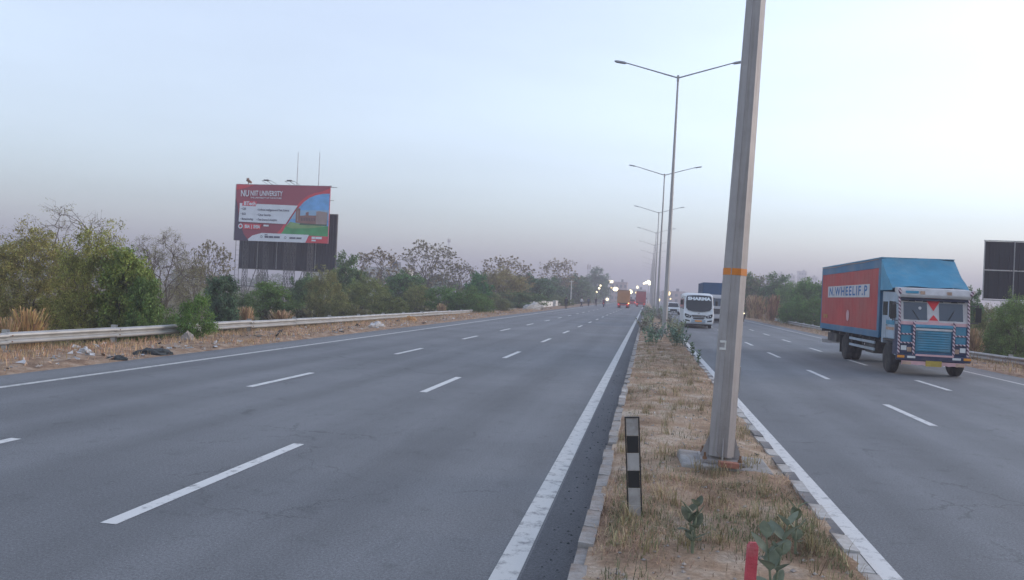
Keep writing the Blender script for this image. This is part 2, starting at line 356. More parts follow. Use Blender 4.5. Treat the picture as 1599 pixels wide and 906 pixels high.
def link(name, data, parent=None):
    o = bpy.data.objects.new(name, data); C.objects.link(o)
    if parent is not None: o.parent = parent
    return o
def tag(o, label=None, cat=None, group=None, kind=None):
    if label: o['label'] = label
    if cat: o['category'] = cat
    if group: o['group'] = group
    if kind: o['kind'] = kind
    return o
def thing(name, label, cat, loc=(0, 0, 0), rz=0., group=None):
    o = link(name, None); o.empty_display_size = .2
    o.location = loc; o.rotation_euler = (0, 0, rz)
    return tag(o, label, cat, group)
def copy_tree(src, parent=None):
    c = src.copy(); C.objects.link(c); c.parent = parent
    for ch in src.children: copy_tree(ch, c)
    return c
def np_mesh(name, V, F, mats, smooth=False):
    V = np.asarray(V, dtype=np.float32); F = np.asarray(F, dtype=np.int32); k = F.shape[1]
    me = bpy.data.meshes.new(name)
    me.vertices.add(len(V)); me.vertices.foreach_set('co', V.ravel())
    me.loops.add(F.size); me.loops.foreach_set('vertex_index', F.ravel())
    me.polygons.add(len(F)); me.polygons.foreach_set('loop_start', np.arange(0, F.size, k, dtype=np.int32))
    me.polygons.foreach_set('use_smooth', np.full(len(F), smooth))
    for q in mats: me.materials.append(q)
    me.update(); me.validate(); return me
def text_obj(name, s, size, m, parent, loc, rot, align='LEFT', bold=0., sx=1., fit=None, space=1.):
    cu = bpy.data.curves.new('t', 'FONT'); cu.body = s; cu.size = size; cu.align_x = align; cu.align_y = 'CENTER'; cu.offset = bold; cu.resolution_u = 3; cu.space_character = space
    t = bpy.data.objects.new('t', cu); C.objects.link(t)
    bpy.context.view_layer.update()
    me = bpy.data.meshes.new_from_object(t.evaluated_get(bpy.context.evaluated_depsgraph_get()))
    bpy.data.objects.remove(t); bpy.data.curves.remove(cu)
    me.materials.clear(); me.materials.append(m)
    if fit:
        xs_ = [v.co.x for v in me.vertices]; sx = fit / (max(xs_) - min(xs_))
    o = link(name, me, parent); o.location = loc; o.rotation_euler = rot; o.scale = (sx, 1, 1)
    return o
ORD = ['first', 'second', 'third', 'fourth', 'fifth', 'sixth', 'seventh', 'eighth', 'ninth', 'tenth', 'eleventh', 'twelfth', 'thirteenth',
       'fourteenth', 'fifteenth', 'sixteenth', 'seventeenth', 'eighteenth', 'nineteenth', 'twentieth', 'twenty-first', 'twenty-second', 'twenty-third', 'twenty-fourth']

# ------------------------------------------------------------------ the setting
def gz(x):
    return float(np.interp(x, [-400, -60, -24, -18, -15.2, -12.6, 12.5, 14.6, 18, 60, 400], [-1.2, -1.2, -1., -.5, -.12, -.05, -.05, -.1, -.4, -.6, -.6]))

def sheet(name, xs, ys, zf, m, parent=None, kind='structure'):
    V = [(x, y, zf(x, y)) for y in ys for x in xs]; nx = len(xs)
    F = [(j * nx + i, j * nx + i + 1, (j + 1) * nx + i + 1, (j + 1) * nx + i) for j in range(len(ys) - 1) for i in range(nx - 1)]
    o = link(name, np_mesh(name, V, F, [m], True), parent)
    if parent is None and kind: o['kind'] = kind
    return o
def nz(x, y, s, seed=0.): return noise.noise(Vector((x * s, y * s, seed)))

gx = [-3500, -1500, -700, -300, -150, -80] + list(np.arange(-60, -12, 2.)) + [-12.6, -6, 0, 6, 12.4] + list(np.arange(13, 61, 2.)) + [80, 150, 300, 700, 1500, 3500]
gy = [-400, -100, -30] + list(np.arange(-10, 160, 3.)) + list(np.arange(160, 500, 20.)) + [600, 800, 1200, 1800, 2600, 4200]
def gzz(x, y):
    a = abs(x + .0)
    k = min(1., max(0., (a - 16) / 12.))
    return gz(x) - .012 + k * (.35 * nz(x, y, .09, 3) + .12 * nz(x, y, .35, 5)) - (.12 if a < 12.3 else 0)
sheet('ground', gx, gy, gzz, K['field'])

Y0, Y1 = -12., 1500.
def slab(name, x0, x1, m):
    ys = [Y0, 60, 200, 600, Y1]
    return sheet(name, [x0, (x0 + x1) / 2, x1], ys, lambda x, y: 0., m)
road_l = slab('road_left', -12.5, -.40, K['asphalt'])
road_r = slab('road_right', 1.74, 12.45, K['asphalt_b'])
def mark(name, parent, x, w, ya, yb, m, z=.004):
    return MB().add([(x - w / 2, ya, z), (x + w / 2, ya, z), (x + w / 2, yb, z), (x - w / 2, yb, z)], [(0, 1, 2, 3)]).build(name, m, parent)
mark('gutter_strip', road_l, -.63, .40, Y0, 400, asphalt_mat('newer_asphalt', (.095, .098, .108)), .003)
mark('edge_line', road_l, -11.25, .15, Y0, 700, K['paint'])
mark('median_line', road_l, -.95, .20, Y0, 700, K['paint'])
mark('median_line', road_r, 1.97, .17, Y0, 700, K['paint_new'])
mark('edge_line', road_r, 11.3, .13, Y0, 700, K['paint'])
for x, s0, per, ln, par, m in ((-4.40, -2.6, 8.87, 3.0, road_l, 'paint_new'), (-7.68, -3.5, 8.85, 2.9, road_l, 'paint_new'), (5.24, -.9, 8.12, 2.9, road_r, 'paint_new'), (8.05, -.9, 7.72, 2.6, road_r, 'paint_new')):
    k = 0
    while s0 + k * per < 330:
        y = s0 + k * per + (.15 * math.sin(k * 2.1)); mark('lane_dash', par, x + .02 * math.sin(k), .15, y - (.6 if (x == -4.40 and k == 1) else 0), y + ln, K[m]); k += 1

# median: soil bed between two rows of kerb stones
rnd = random.Random(7)
med_x = list(np.linspace(-.37, 1.69, 17))
med_y = list(np.arange(-3, 45, .16)) + list(np.arange(45, 120, 1.)) + list(np.arange(120, 700, 20.))
def medz(x, y):
    e = min(x + .37, 1.69 - x)
    return .125 + .035 * nz(x, y, 1.7, 1) + .018 * nz(x, y, 5.5, 2) + min(.05, e * .12)
median = sheet('median', med_x, med_y, medz, K['soil'])
def kerb_mesh(m, l=.46, seed=0):
    r = random.Random(seed); b = MB()
    w, h = .16, .30
    j = lambda a: r.uniform(-a, a)
    p = [(-w / 2, 0, 0), (w / 2, 0, 0), (w / 2, l, 0), (-w / 2, l, 0), (-w / 2 + .02 + j(.006), j(.01), h + j(.01)), (w / 2 - .02 + j(.006), j(.01), h + j(.01)), (w / 2 - .02 + j(.006), l + j(.01), h + j(.01)), (-w / 2 + .02 + j(.006), l + j(.01), h + j(.01))]
    return b.hexa(p).mesh('kerb_stone', [m])
km = {k: [kerb_mesh(K[k], seed=i) for i in range(4)] for k in ('kerb', 'kerb_w', 'kerb_d')}
for side, x in (('l', -.385), ('r', 1.70)):
    for i in range(135):
        y = -2. + i * .475
        if side == 'l': key = 'kerb' if rnd.random() < .85 else 'kerb_w'
        else: key = 'kerb_w' if (i % 2 == 0 or rnd.random() < .12) else 'kerb_d'
        o = link('kerb_stone', rnd.choice(km[key]), median)
        sink = rnd.uniform(.012, .03) + (.035 if rnd.random() < .12 else 0)
        o.location = (x + rnd.uniform(-.006, .006), y, -.125 - sink)
        o.rotation_euler = (rnd.uniform(-.02, .02), rnd.uniform(-.03, .03), rnd.uniform(-.012, .012))
    fr = MB()
    for i in range(300):
        y = 62 + i * 1.0; fr.box(x - .075, x + .075, y, y + .94, -.02, .16)
    tag(fr.build('kerb_row', K['kerb_w'] if side == 'r' else K['kerb'], median), kind='stuff')

# littered earth verge on the left, thin dirt verge on the right
def vergez(x, y):
    e = min(1., max(0., (-12.42 - x) / .5))
    return -.02 + e * (.05 + .07 * nz(x, y, .9, 9) + .05 * nz(x, y, 2.6, 4)) + .10 * max(0., nz(x, y, .35, 8)) * e
vx = [-16.6, -16.1, -15.6] + list(np.arange(-15.3, -12.3, .2))
def vz_l(x, y):
    z = vergez(x, y) if x > -15.9 else gz(x)
    return z if x < -12.4 else .008 - (.04 if nz(y, 1, .8) > .1 else 0)
sheet('verge_left', vx, list(np.arange(6, 70, .22)) + list(np.arange(70, 200, 1.)), vz_l, K['verge'])
vr = list(np.arange(12.3, 15.6, .3))
sheet('verge_right', vr, list(np.arange(14, 90, .4)) + list(np.arange(90, 200, 2.)), lambda x, y: (-.06 if x < 12.4 else -.03 + .06 * nz(x, y, .9, 12) + .05 * nz(x, y, 2.5, 13) + .05 - max(0, x - 14.3) * .12), K['verge'])

# dry grass: thousands of blades nobody could count
def blades(name, P, hmin, hmax, wid, cols, lean=.55, seed=1, kind='stuff', label=None):
    r = np.random.default_rng(seed); n = len(P)
    h = r.uniform(hmin, hmax, n) * r.uniform(.6, 1.2, n); a = r.uniform(0, 2 * PI, n); l = r.uniform(.1, lean, n) * h * 1.3
    w = wid * r.uniform(.6, 1.3, n)
    dx, dy = np.cos(a), np.sin(a); px, py = -dy, dx
    V = np.zeros((n, 5, 3)); P = np.asarray(P)
    V[:, 0] = P + np.stack([px * w, py * w, np.zeros(n)], 1); V[:, 1] = P - np.stack([px * w, py * w, np.zeros(n)], 1)
    mid = P + np.stack([dx * l * .35, dy * l * .35, h * .6], 1)
    V[:, 2] = mid - np.stack([px * w * .7, py * w * .7, np.zeros(n)], 1); V[:, 3] = mid + np.stack([px * w * .7, py * w * .7, np.zeros(n)], 1)
    V[:, 4] = P + np.stack([dx * l, dy * l, h * (1 - .25 * l / h)], 1)
    o = np.arange(n)[:, None] * 5
    F = np.concatenate([o + np.array([[0, 1, 2]]), o + np.array([[0, 2, 3]]), o + np.array([[3, 2, 4]])])
    ob = link(name, np_mesh(name, V.reshape(-1, 3), F, [K['straw']]))
    ob.color = (*cols, 1)
    return tag(ob, label, 'grass', kind=kind)
rg = np.random.default_rng(5)
def scatter(n, x0, x1, y0, y1, zf, dens, pw=1.):
    out = []
    while len(out) < n:
        x = rg.uniform(x0, x1); y = y0 + (y1 - y0) * rg.uniform() ** pw
        if rg.uniform() < dens(x, y): out.append((x, y, zf(x, y) - .005))
    return out
def mden(x, y):
    v = nz(x * .5, y, .8, 21) + .7 * nz(x, y, 2.1, 22)
    base = .5 if y < 8.5 else -.08
    if 11.5 < y < 14.5: base = -.25
    return max(.02, min(1, base + 1.1 * v))
blades('dry_grass', scatter(40000, -.33, 1.65, 2.2, 45, medz, mden, 1.9),      .02, .09, .0030, (.23, .165, .11), 1.5, 2, label='short dry straw-coloured grass covering the median strip')
blades('green_grass', scatter(15000, -.25, 1.58, 2.2, 30, medz, lambda x, y: (.8 if y < 8.5 else .12) * max(0, .35 + nz(x, y, .8, 31))), .02, .10, .0033, (.10, .105, .055), .8, 3, label='short olive green grass at the near end of the median')
tuft = []
for _ in range(150):
    cx, cy_ = rg.uniform(-.3, 1.6), 3 + 30 * rg.uniform() ** 1.7
    for _k in range(int(rg.uniform(12, 40))):
        x, y = cx + rg.normal(0, .035), cy_ + rg.normal(0, .05)
        if -.33 < x < 1.65: tuft.append((x, y, medz(x, y) - .005))
blades('weed_tufts', tuft, .08, .24, .0035, (.17, .14, .08), .9, 12, label='scattered taller weed tufts on the median strip')
def vden(x, y): return max(.02, min(1, .3 + 1.1 * nz(x, y, .5, 41) + .25 * (-13.4 - x)))
blades('dry_grass', scatter(26000, -16.4, -12.6, 9, 95, lambda x, y: vergez(x, y) if x > -15.9 else gz(x) + .02, vden, 1.5), .05, .24, .007, (.30, .20, .115), .8, 4, label='dry brown grass along the left roadside verge')
blades('dry_grass', scatter(14000, -30, -16.3, 14, 95, lambda x, y: gzz(x, y), lambda x, y: max(.03, .4 + nz(x, y, .3, 51)), 1.3), .15, .55, .012, (.25, .185, .10), .6, 6, label='tall dry weeds behind the left guardrail')
blades('dry_grass', scatter(12000, 12.7, 26, 18, 100, lambda x, y: gzz(x, y) + .04, lambda x, y: max(.03, .4 + nz(x, y, .3, 61)), 1.3), .1, .5, .012, (.25, .185, .11), .6, 8, label='dry weeds along the right roadside verge')

# scraps of paper, plastic and stones strewn about (uncountable)
def scraps(name, n, x0, x1, y0, y1, zf, smin, smax, m, seed, label, pw=1.5):
    r = random.Random(seed); b = MB()
    for _ in range(n):
        x = r.uniform(x0, x1); y = y0 + (y1 - y0) * r.random() ** pw; s = r.uniform(smin, smax); z = zf(x, y) + s * .15
        pts = [(x + r.gauss(0, s * .5), y + r.gauss(0, s * .5), z + r.gauss(0, s * .28)) for _ in range(5)]
        b.add(pts, [(0, 1, 2), (0, 2, 3), (0, 3, 4), (1, 2, 4)])
    return tag(b.build(name, m), label, 'litter', kind='stuff')
def pebbles(name, n, x0, x1, y0, y1, zf, smin, smax, m, seed, label, pw=1.5):
    r = random.Random(seed); b = MB()
    for _ in range(n):
        x = r.uniform(x0, x1); y = y0 + (y1 - y0) * r.random() ** pw; s = r.uniform(smin, smax); z = zf(x, y) + s * .2
        p = [(x + s * a * r.uniform(.6, 1.1), y + s * c * r.uniform(.6, 1.1), z + s * d * r.uniform(.5, .8)) for a, c, d in ((1, 0, 0), (0, 1, 0), (-1, 0, 0), (0, -1, 0), (0, 0, 1), (0, 0, -1))]
        b.add(p, [(0, 1, 4), (1, 2, 4), (2, 3, 4), (3, 0, 4), (1, 0, 5), (2, 1, 5), (3, 2, 5), (0, 3, 5)])
    return tag(b.build(name, m), label, 'stones', kind='stuff')
vzf = lambda x, y: vergez(x, y)
scraps('litter_scraps', 620, -15.6, -12.8, 11, 110, vzf, .05, .17, K['plastic'], 1, 'small white scraps of litter strewn along the left verge')
scraps('litter_scraps', 420, -15.6, -12.8, 11, 110, vzf, .05, .16, mat('card_scrap', (.48, .34, .24), .8, .3, 4), 2, 'small brown card scraps strewn along the left verge')
scraps('litter_scraps', 90, -15.6, -12.8, 11, 110, vzf, .05, .2, K['cloth_d'], 3, 'small dark scraps of litter strewn along the left verge')
scraps('litter_scraps', 90, -.2, 1.5, 8, 40, medz, .015, .06, K['plastic'], 4, 'tiny pale litter scraps on the median soil')
scraps('litter_scraps', 160, 12.8, 19, 24, 90, lambda x, y: gzz(x, y) + .05, .06, .22, K['plastic'], 6, 'white litter scraps on the right verge')
pebbles('pebbles', 900, -.25, 1.55, 5, 45, medz, .006, .028, K['stone'], 5, 'small stones scattered on the median soil', 1.7)
pebbles('pebbles', 600, -15.4, -12.6, 10, 90, vzf, .015, .07, K['stone'], 7, 'small stones scattered on the left verge')
pebbles('pebbles', 300, 12.6, 15.5, 24, 90, lambda x, y: gz(x) + .05, .015, .08, K['stone'], 8, 'small stones scattered on the right verge')
pebbles('grit', 420, -.75, -.45, 4, 30, lambda x, y: .0, .004, .018, K['cloth_d'], 9, 'dark grit lying in the gutter along the left kerb', 1.4)

# ------------------------------------------------------------------ street lamps
def lamp_mesh_parts(near):
    H = 14.75; r0, r1 = (.155, .055)
    n = 8
    p = MB(); rings = []
    for z, r in ((.28, r0), (5, .122), (10, .085), (H, r1)):
        rings.append([(r * math.cos(2 * PI * (i + .5) / n), r * math.sin(2 * PI * (i + .5) / n), z) for i in range(n)])
    p.loft(rings, 0, False)
    pole = p.mesh('pole', [K['galv'] if near else K['galv_far']])
    arms = []
    for s in (-1, 1):
        a = MB(); a.tube((0, 0, H - .08), (s * 3.0, 0, H + .78), .042, .032, 8)
        arms.append(a.mesh('arm', [K['galv_far']]))
    heads = []
    for s in (-1, 1):
        hd = MB()
        rings = []
        for t, w, th in ((0, .05, .04), (.12, .12, .06), (.55, .14, .055), (.68, .09, .03)):
            x = s * (2.95 + t); z = H + .77 + .16 * t
            rings.append([(x, -w, z - th), (x, w, z - th), (x, w * .8, z + th * .6), (x, -w * .8, z + th * .6)])
        hd.loft(rings, 0, False)
        heads.append(hd.mesh('lamp_head', [K['steel_l']]))
    col = MB(); col.tube((0, 0, H - .28), (0, 0, H + .06), .075, .07, 8); collar = col.mesh('collar', [K['galv_far']])
    bp = MB(); bp.box(-.25, .25, -.25, .25, .22, .25)
    plate = bp.mesh('base_plate', [K['galv']])
    return pole, arms, heads, collar, plate
PN, PF = lamp_mesh_parts(True), lamp_mesh_parts(False)
LEAN = [.032, .010, .010, .006, .006, .004, .004, .004, 0, 0, 0]
for i in range(11):
    y = 9.45 + 35 * i; near = i == 0
    pole, arms, heads, collar, plate = PN if near else PF
    lab = ('near grey octagonal lamp post with an orange band in the median' if near else
           'grey double-arm street lamp in the median, ' + (ORD[i - 1] + ' behind the orange-banded post'))
    t = thing('street_lamp', lab, 'street lamp', (.93 if near else 1.02, y, 0), 0, 'double-arm street lamps along the median')
    t.rotation_euler = (0, LEAN[i], 0)
    if near: t.scale = (1, 1, 1)
    link('pole', pole, t); link('collar', collar, t); link('base_plate', plate, t)
    for s in (0, 1):
        link('arm', arms[s], t); link('lamp_head', heads[s], t)
    if near:
        b = MB(); n = 8
        rings = []
        for z, r in ((2.42, .1435), (2.50, .1432)):
            rings.append([(r * math.cos(2 * PI * (k + .5) / n), r * math.sin(2 * PI * (k + .5) / n), z) for k in range(n)])
        b.loft(rings, 0, False); b.build('orange_band', K['orange'], t)
        for k in range(4):                                    # stiffening gussets and anchor bolts
            a = k * PI / 2; g = MB()
            c_, s_ = math.cos(a), math.sin(a)
            q = lambda u, v, z: (u * c_ - v * s_, u * s_ + v * c_, z)
            g.hexa([q(.13, -.006, .25), q(.24, -.006, .25), q(.24, .006, .25), q(.13, .006, .25), q(.13, -.006, .50), q(.15, -.006, .50), q(.15, .006, .50), q(.13, .006, .50)])
            g.build('gusset', K['galv'], t)
        for sx in (-1, 1):
            for sy in (-1, 1):
                bo = MB(); bo.tube((sx * .2, sy * .2, .16), (sx * .2, sy * .2, .33), .013, n=6); bo.tube((sx * .2, sy * .2, .25), (sx * .2, sy * .2, .28), .026, n=6)
                bo.build('anchor_bolt', K['rust'], t)
        d = MB(); d.box(-.035, .035, -.152, -.128, 1.62, 1.645); d.box(-.035, .035, -.152, -.128, 1.535, 1.56); d.box(.02, .035, -.150, -.128, 1.56, 1.62)
        o = d.build('strap_bracket', K['wpost'], t, (-.085, .005, 0))
        sm_ = MB(); sm_.tube((-.06, -.145, .3), (-.035, -.085, 9.9), .006, .004, 5); sm_.build('weld_seam', K['galv'], t)
        d = MB(); d.box(.125, .15, -.05, .05, 1.05, 1.35); d.build('service_door', K['galv_far'], t)
# concrete footings
for i in range(5):
    y = 9.45 + 35 * i
    f = MB(); f.hexa([(-.55, -.40, -.3), (.55, -.40, -.3), (.55, .40, -.3), (-.55, .40, -.3), (-.52, -.36, .0), (.50, -.38, .0), (.52, .37, .0), (-.5, .38, .0)])
    o = f.build('lamp_footing', K['concrete'], None, (.98, y, .215), bevel=.02)
    o.rotation_euler = (.03, .05 if i == 0 else 0, .06 if i == 0 else 0)
    tag(o, 'cracked concrete block under the near orange-banded lamp post' if i == 0 else 'small concrete footing of the %s double-arm street lamp behind the orange-banded post' % ORD[i - 1], 'footing', 'lamp footings')
# brick wedged under the near base plate
b = MB(); b.box(-.11, .11, -.05, .05, 0, .06); o = b.build('loose_brick', mat('red_brick', (.33, .14, .10), .9, .2, 12, .4), None, (.99, 9.07, .218), .005)
tag(o, 'loose red brick at the foot of the near lamp post', 'brick'); o.rotation_euler = (0, .04, .1)

# ------------------------------------------------------------------ delineator post, red stake
t = thing('delineator_post', 'black framed roadside marker with grey reflective panels beside left kerb', 'marker post', (-.02, 6.95, .1), -.1)
t.rotation_euler = (0, -.075, .02)
b = MB(); b.box(-.066, -.054, -.012, .012, -.2, .93); b.box(.054, .066, -.012, .012, -.2, .93); b.box(-.066, .066, -.012, .012, .93, .942); b.build('frame', K['black'], t)
for k in range(7):
    z0 = .0 + k * .155 if k else -.1; z1 = .0 + (k + 1) * .155 - .004
    if z1 > .93: z1 = .93
    p = MB(); p.box(-.052, .052, -.006, .006, z0, z1); p.build('panel', K['refl'] if k in (0, 1, 3, 5) else K['black'], t)
t = thing('red_stake', 'red painted stake standing in the grass at the bottom edge', 'stake', (.64, 4.62, .14))
t.rotation_euler = (.02, .03, .2)
b = MB(); b.hexa([(-.032, -.02, -.1), (.032, -.02, -.1), (.032, .02, -.1), (-.032, .02, -.1), (-.03, -.018, .56), (.03, -.018, .56), (.03, .018, .56), (-.03, .018, .56)]); b.build('post', K['redpost'], t, bevel=.005)
b = MB(); b.hexa([(-.03, -.018, .56), (.03, -.018, .56), (.03, .018, .56), (-.03, .018, .56), (-.018, -.010, .585), (.018, -.010, .585), (.018, .010, .585), (-.018, .010, .585)]); b.build('chamfered_tip', K['redpost'], t)

# ------------------------------------------------------------------ guardrails
def wbeam(l):
    prof = [(0, -.155), (.05, -.135), (.085, -.112), (.09, -.075), (.065, -.045), (.01, -.028), (-.01, 0), (.01, .028), (.065, .045), (.09, .075), (.085, .112), (.05, .135), (0, .155)]
    V, F = [], []
    for y in (0, l):
        V += [(x, y, z) for x, z in prof]; V += [(x - .004, y, z) for x, z in reversed(prof)]
    n = len(prof) * 2
    F = [(i, (i + 1) % n, n + (i + 1) % n, n + i) for i in range(n)]
    b = MB(); b.add(V, F, 0, False); b.add(V[:n], [tuple(range(n))]); b.add(V[n:], [tuple(reversed(range(n)))])
    return b.mesh('rail_beam', [K['rail']])
BEAM = wbeam(4.03)
pb = MB(); pb.box(-.075, .075, -.05, -.045, -.7, .62); pb.box(-.075, -.07, -.05, .05, -.7, .62); pb.box(-.075, .075, .045, .05, -.7, .62)
POST = pb.mesh('rail_post', [K['rail']])
bb = MB(); bb.tube((.0, 0, 0), (.06, 0, 0), .018, n=6)
BOLT = bb.mesh('splice_bolt', [K['rust']])
def guardrail(label, x, ya, n, z, side, slope=0., wob=.0):
    t = thing('guardrail', label, 'guardrail', (x, ya, gz(x)), 0)
    r = random.Random(int(abs(x * 10 + ya)))
    zc = z - gz(x)
    for i in range(n):
        o = link('rail_beam', BEAM, t); o.location = (r.uniform(-.01, .01), i * 4.0, zc + slope * i * 4 + r.uniform(-.012, .012))
        if side < 0: o.scale = (-1, 1, 1)
        o.rotation_euler = (slope + r.uniform(-.004, .004), 0, r.uniform(-wob, wob))
        p = link('rail_post', POST, t); p.location = (-.1 * side, i * 4.0 + .1, zc - .40 + slope * i * 4)
        p.rotation_euler = (r.uniform(-.03, .03), r.uniform(-.03, .03), 0)
        if i < 6:
            for dz in (-.075, .075):
                q = link('splice_bolt', BOLT, t); q.location = (side * .05, i * 4.0 + .12, zc + dz + slope * i * 4); q.scale = (side, 1, 1)
    return t
guardrail('long galvanised guardrail along the left verge before the gap', -15.72, 8.7, 15, .40, 1, -.0035, .004)
guardrail('short bent galvanised guardrail past the gap on the left verge', -15.9, 77, 4, .05, 1, -.002, .02)
guardrail('low galvanised guardrail on the right verge behind the trucks', 14.5, 60, 8, .20, -1, .003, .01)
guardrail('short sagging guardrail at the right edge beneath the dark board', 15.3, 32, 2, .22, -1, -.01, .01)

# ------------------------------------------------------------------ bigger litter and objects on the verge
def crumple(name, label, cat, loc, sx, sy, sz, m, seed, rz=0, n=18):
    b = MB(); rings = []; nk = 12
    for k in range(nk):
        t = k / (nk - 1); rr = math.sin(PI * (.04 + .92 * t)) ** .6; ring = []
        for i in range(n):
            a = 2 * PI * i / n; d = Vector((t * 3.1, math.cos(a) * 1.3 + seed * 7.1, math.sin(a) * 1.3))
            q = rr * (1 + .55 * noise.noise(d * 1.4) + .35 * noise.noise(d * 3.7))
            ring.append((sx * (t - .5) + .06 * sx * noise.noise(d * 2.), sy * .5 * q * math.cos(a), max(-.03, sz * q * (.25 + .75 * math.sin(a)))))
        rings.append(ring)
    b.loft(rings, 0, False)
    o = b.build(name, m, None, loc); o.rotation_euler = (0, 0, rz)
    return tag(o, label, cat)
crumple('plastic_sack', 'pale grey plastic sack lying on the verge near the billboard', 'sack', (-13.45, 37.2, vergez(-13.45, 37.2)), 1.2, .38, .24, K['plastic'], 3, 1.2)
crumple('plastic_bag', 'orange yellow plastic bag on the verge beneath the guardrail', 'bag', (-14.6, 46.2, vergez(-14.6, 46.2)), 1.0, .45, .26, K['plastic_o'], 5, .7)
crumple('dark_cloth', 'dark grey cloth heap at the road edge beneath the shrub', 'cloth', (-12.95, 18.6, vergez(-12.95, 18.6)), 1.0, .42, .16, K['cloth_d'], 8, .9)
crumple('dark_rag', 'small black rag at the road edge left of the cloth heap', 'rag', (-12.75, 16.9, vergez(-12.75, 16.9)), .5, .2, .09, K['cloth_d'], 9, .4)
crumple('paper_scrap', 'crumpled white paper on the verge below the guardrail', 'paper', (-14.2, 17.6, vergez(-14.2, 17.6)), .3, .2, .13, K['plastic'], 11, .4)
crumple('paper_scrap', 'crumpled white paper at the far left of the verge', 'paper', (-13.4, 13.9, vergez(-13.4, 13.9)), .22, .16, .09, K['plastic'], 12, 1.4)
crumple('stone_block', 'pale stone lying by the foot of the roadside shrub', 'stone', (-14.6, 22.7, vergez(-14.6, 22.7)), .4, .3, .26, K['stone'], 13, .2)
crumple('rubble_heap', 'white rubble heap at the road edge beyond the bent guardrail', 'rubble', (-14.2, 96, vergez(-14.2, 96)), 5.0, 1.8, .8, mat('rubble', (.42, .41, .39), .9, .3, 3, .6, dirt=DUST, dirt_amt=.8), 15, 1.35, 24)
for k, (x, y) in enumerate(((-16.1, 108), (-16.2, 118), (-16.2, 127), (-16.0, 138))):
    b = MB(); b.box(-.25, .25, -4.2, 4.2, 0, 1.0 + .12 * (k % 2)); b.box(-.3, .3, -4.25, 4.25, 1.0 + .12 * (k % 2), 1.08 + .12 * (k % 2))
    tag(b.build('low_wall', K['wpost'], None, (x, y, gz(x))), 'low pale wall behind the walkers on the left, %s nearest' % ORD[k], 'wall', 'low wall lengths on the left verge')
for k, (x, y, hh) in enumerate(((-21.5, 140, 5.4), (-21.0, 146, 5.2), (-18.5, 158, 4.0), (-16.5, 168, 5.6))):
    b = MB(); b.hexa([(-.11, -.11, 0), (.11, -.11, 0), (.11, .11, 0), (-.11, .11, 0), (-.07, -.07, hh), (.07, -.07, hh), (.07, .07, hh), (-.07, .07, hh)])
    b.box(-.5, .5, -.05, .05, hh - .35, hh - .23)
    tag(b.build('concrete_pole', K['wpost'], None, (x, y, gz(x))), 'white concrete pole among the far left trees, %s from the left' % ORD[k], 'pole', 'white concrete poles')

# ------------------------------------------------------------------ advertising board on the left
def truss(b, x, y, z0, z1, w=.42, r=.035, step=.62):
    c = [(x - w / 2, y - w / 2), (x + w / 2, y - w / 2), (x + w / 2, y + w / 2), (x - w / 2, y + w / 2)]
    for p in c: b.tube((*p, z0), (*p, z1), r, n=5)
    z = z0; k = 0
    while z + step <= z1:
        for i in range(4):
            a, d = c[i], c[(i + 1) % 4]
            if k % 2: a, d = d, a
            b.tube((*a, z), (*d, z + step), r * .6, n=4, cap=False)
        z += step; k += 1
BX, BY = -43.12, 85.0; bz = gz(BX)
bd = thing('billboard', 'tall maroon university billboard on lattice legs behind the left trees', 'billboard', (BX, BY, bz))
Wb, Hb, z0b = 11.9, 6.72, 6.83 - bz
def P2(u, v, k): return (-Wb / 2 + u * Wb, -.10 - .012 * k, z0b + v * Hb)
fr = MB(); fr.box(-Wb / 2, Wb / 2, -.08, .12, z0b, z0b + Hb); frame = fr.build('face_panel', [mat('maroon_vinyl', (.34, .052, .085), .5, .1, .15)], bd)
def flat(name, pts, k, m): return MB().add([P2(u, v, k) for u, v in pts], [tuple(range(len(pts)))]).build(name, m, frame)
C_ = lambda n, c, v=.06: mat(n, c, .5, v, 1.)
vin = dict(red=C_('vinyl_red', (.66, .05, .07)), red2=C_('vinyl_bright_red', (.68, .06, .085)), white=C_('vinyl_white', (.74, .76, .82)), sky=C_('vinyl_sky_blue', (.16, .42, .78), .2),
           skyl=C_('vinyl_pale_sky', (.30, .48, .68), .1), lawn=C_('vinyl_lawn', (.06, .32, .11), .25), lawn2=C_('vinyl_light_lawn', (.22, .36, .14), .2), brick=C_('vinyl_brick_building', (.27, .13, .11), .2),
           brick2=C_('vinyl_pale_building', (.36, .27, .25), .15), win=C_('vinyl_window', (.10, .07, .09)), navy=C_('vinyl_navy', (.06, .04, .08)), ink=C_('vinyl_ink', (.10, .10, .15)), tree=C_('vinyl_tree', (.05, .12, .07)))
flat('dark_corner', [(0, 0), (.16, 0), (.10, .12), (.05, .35), (.02, .62), (0, .75)], .5, vin['navy'])
flat('red_corner', [(0, 1), (0, .9), (.06, .92), (.16, .97), (.20, 1)], .5, vin['red'])
arc = [(.49, .12), (.53, .20), (.56, .30), (.60, .41), (.64, .52), (.685, .62), (.73, .71), (.79, .79), (.86, .84), (.93, .865), (1., .87)]
arc2 = [(u - .028 + .01 * (i / 10), v + .035) for i, (u, v) in enumerate(arc)]; arc2[-1] = (1., .965)
for i in range(len(arc) - 1):
    flat('red_swoosh', [arc[i], arc[i + 1], arc2[i + 1], arc2[i]], 1, vin['red'])
flat('printed_sky', [(.49, .12)] + arc[1:] + [(1., .12)], 2, vin['sky'])
flat('printed_pale_sky', [(.60, .41), (.64, .52), (.66, .565), (1., .58), (1., .40)], 3, vin['skyl'])
flat('printed_lawn', [(.49, .12), (.525, .19), (.55, .28), (.60, .36), (.75, .315), (1., .30), (1., .12)], 4, vin['lawn'])
flat('printed_light_lawn', [(.55, .28), (.60, .36), (.75, .315), (.99, .295), (.80, .255), (.62, .24)], 5, vin['lawn2'])
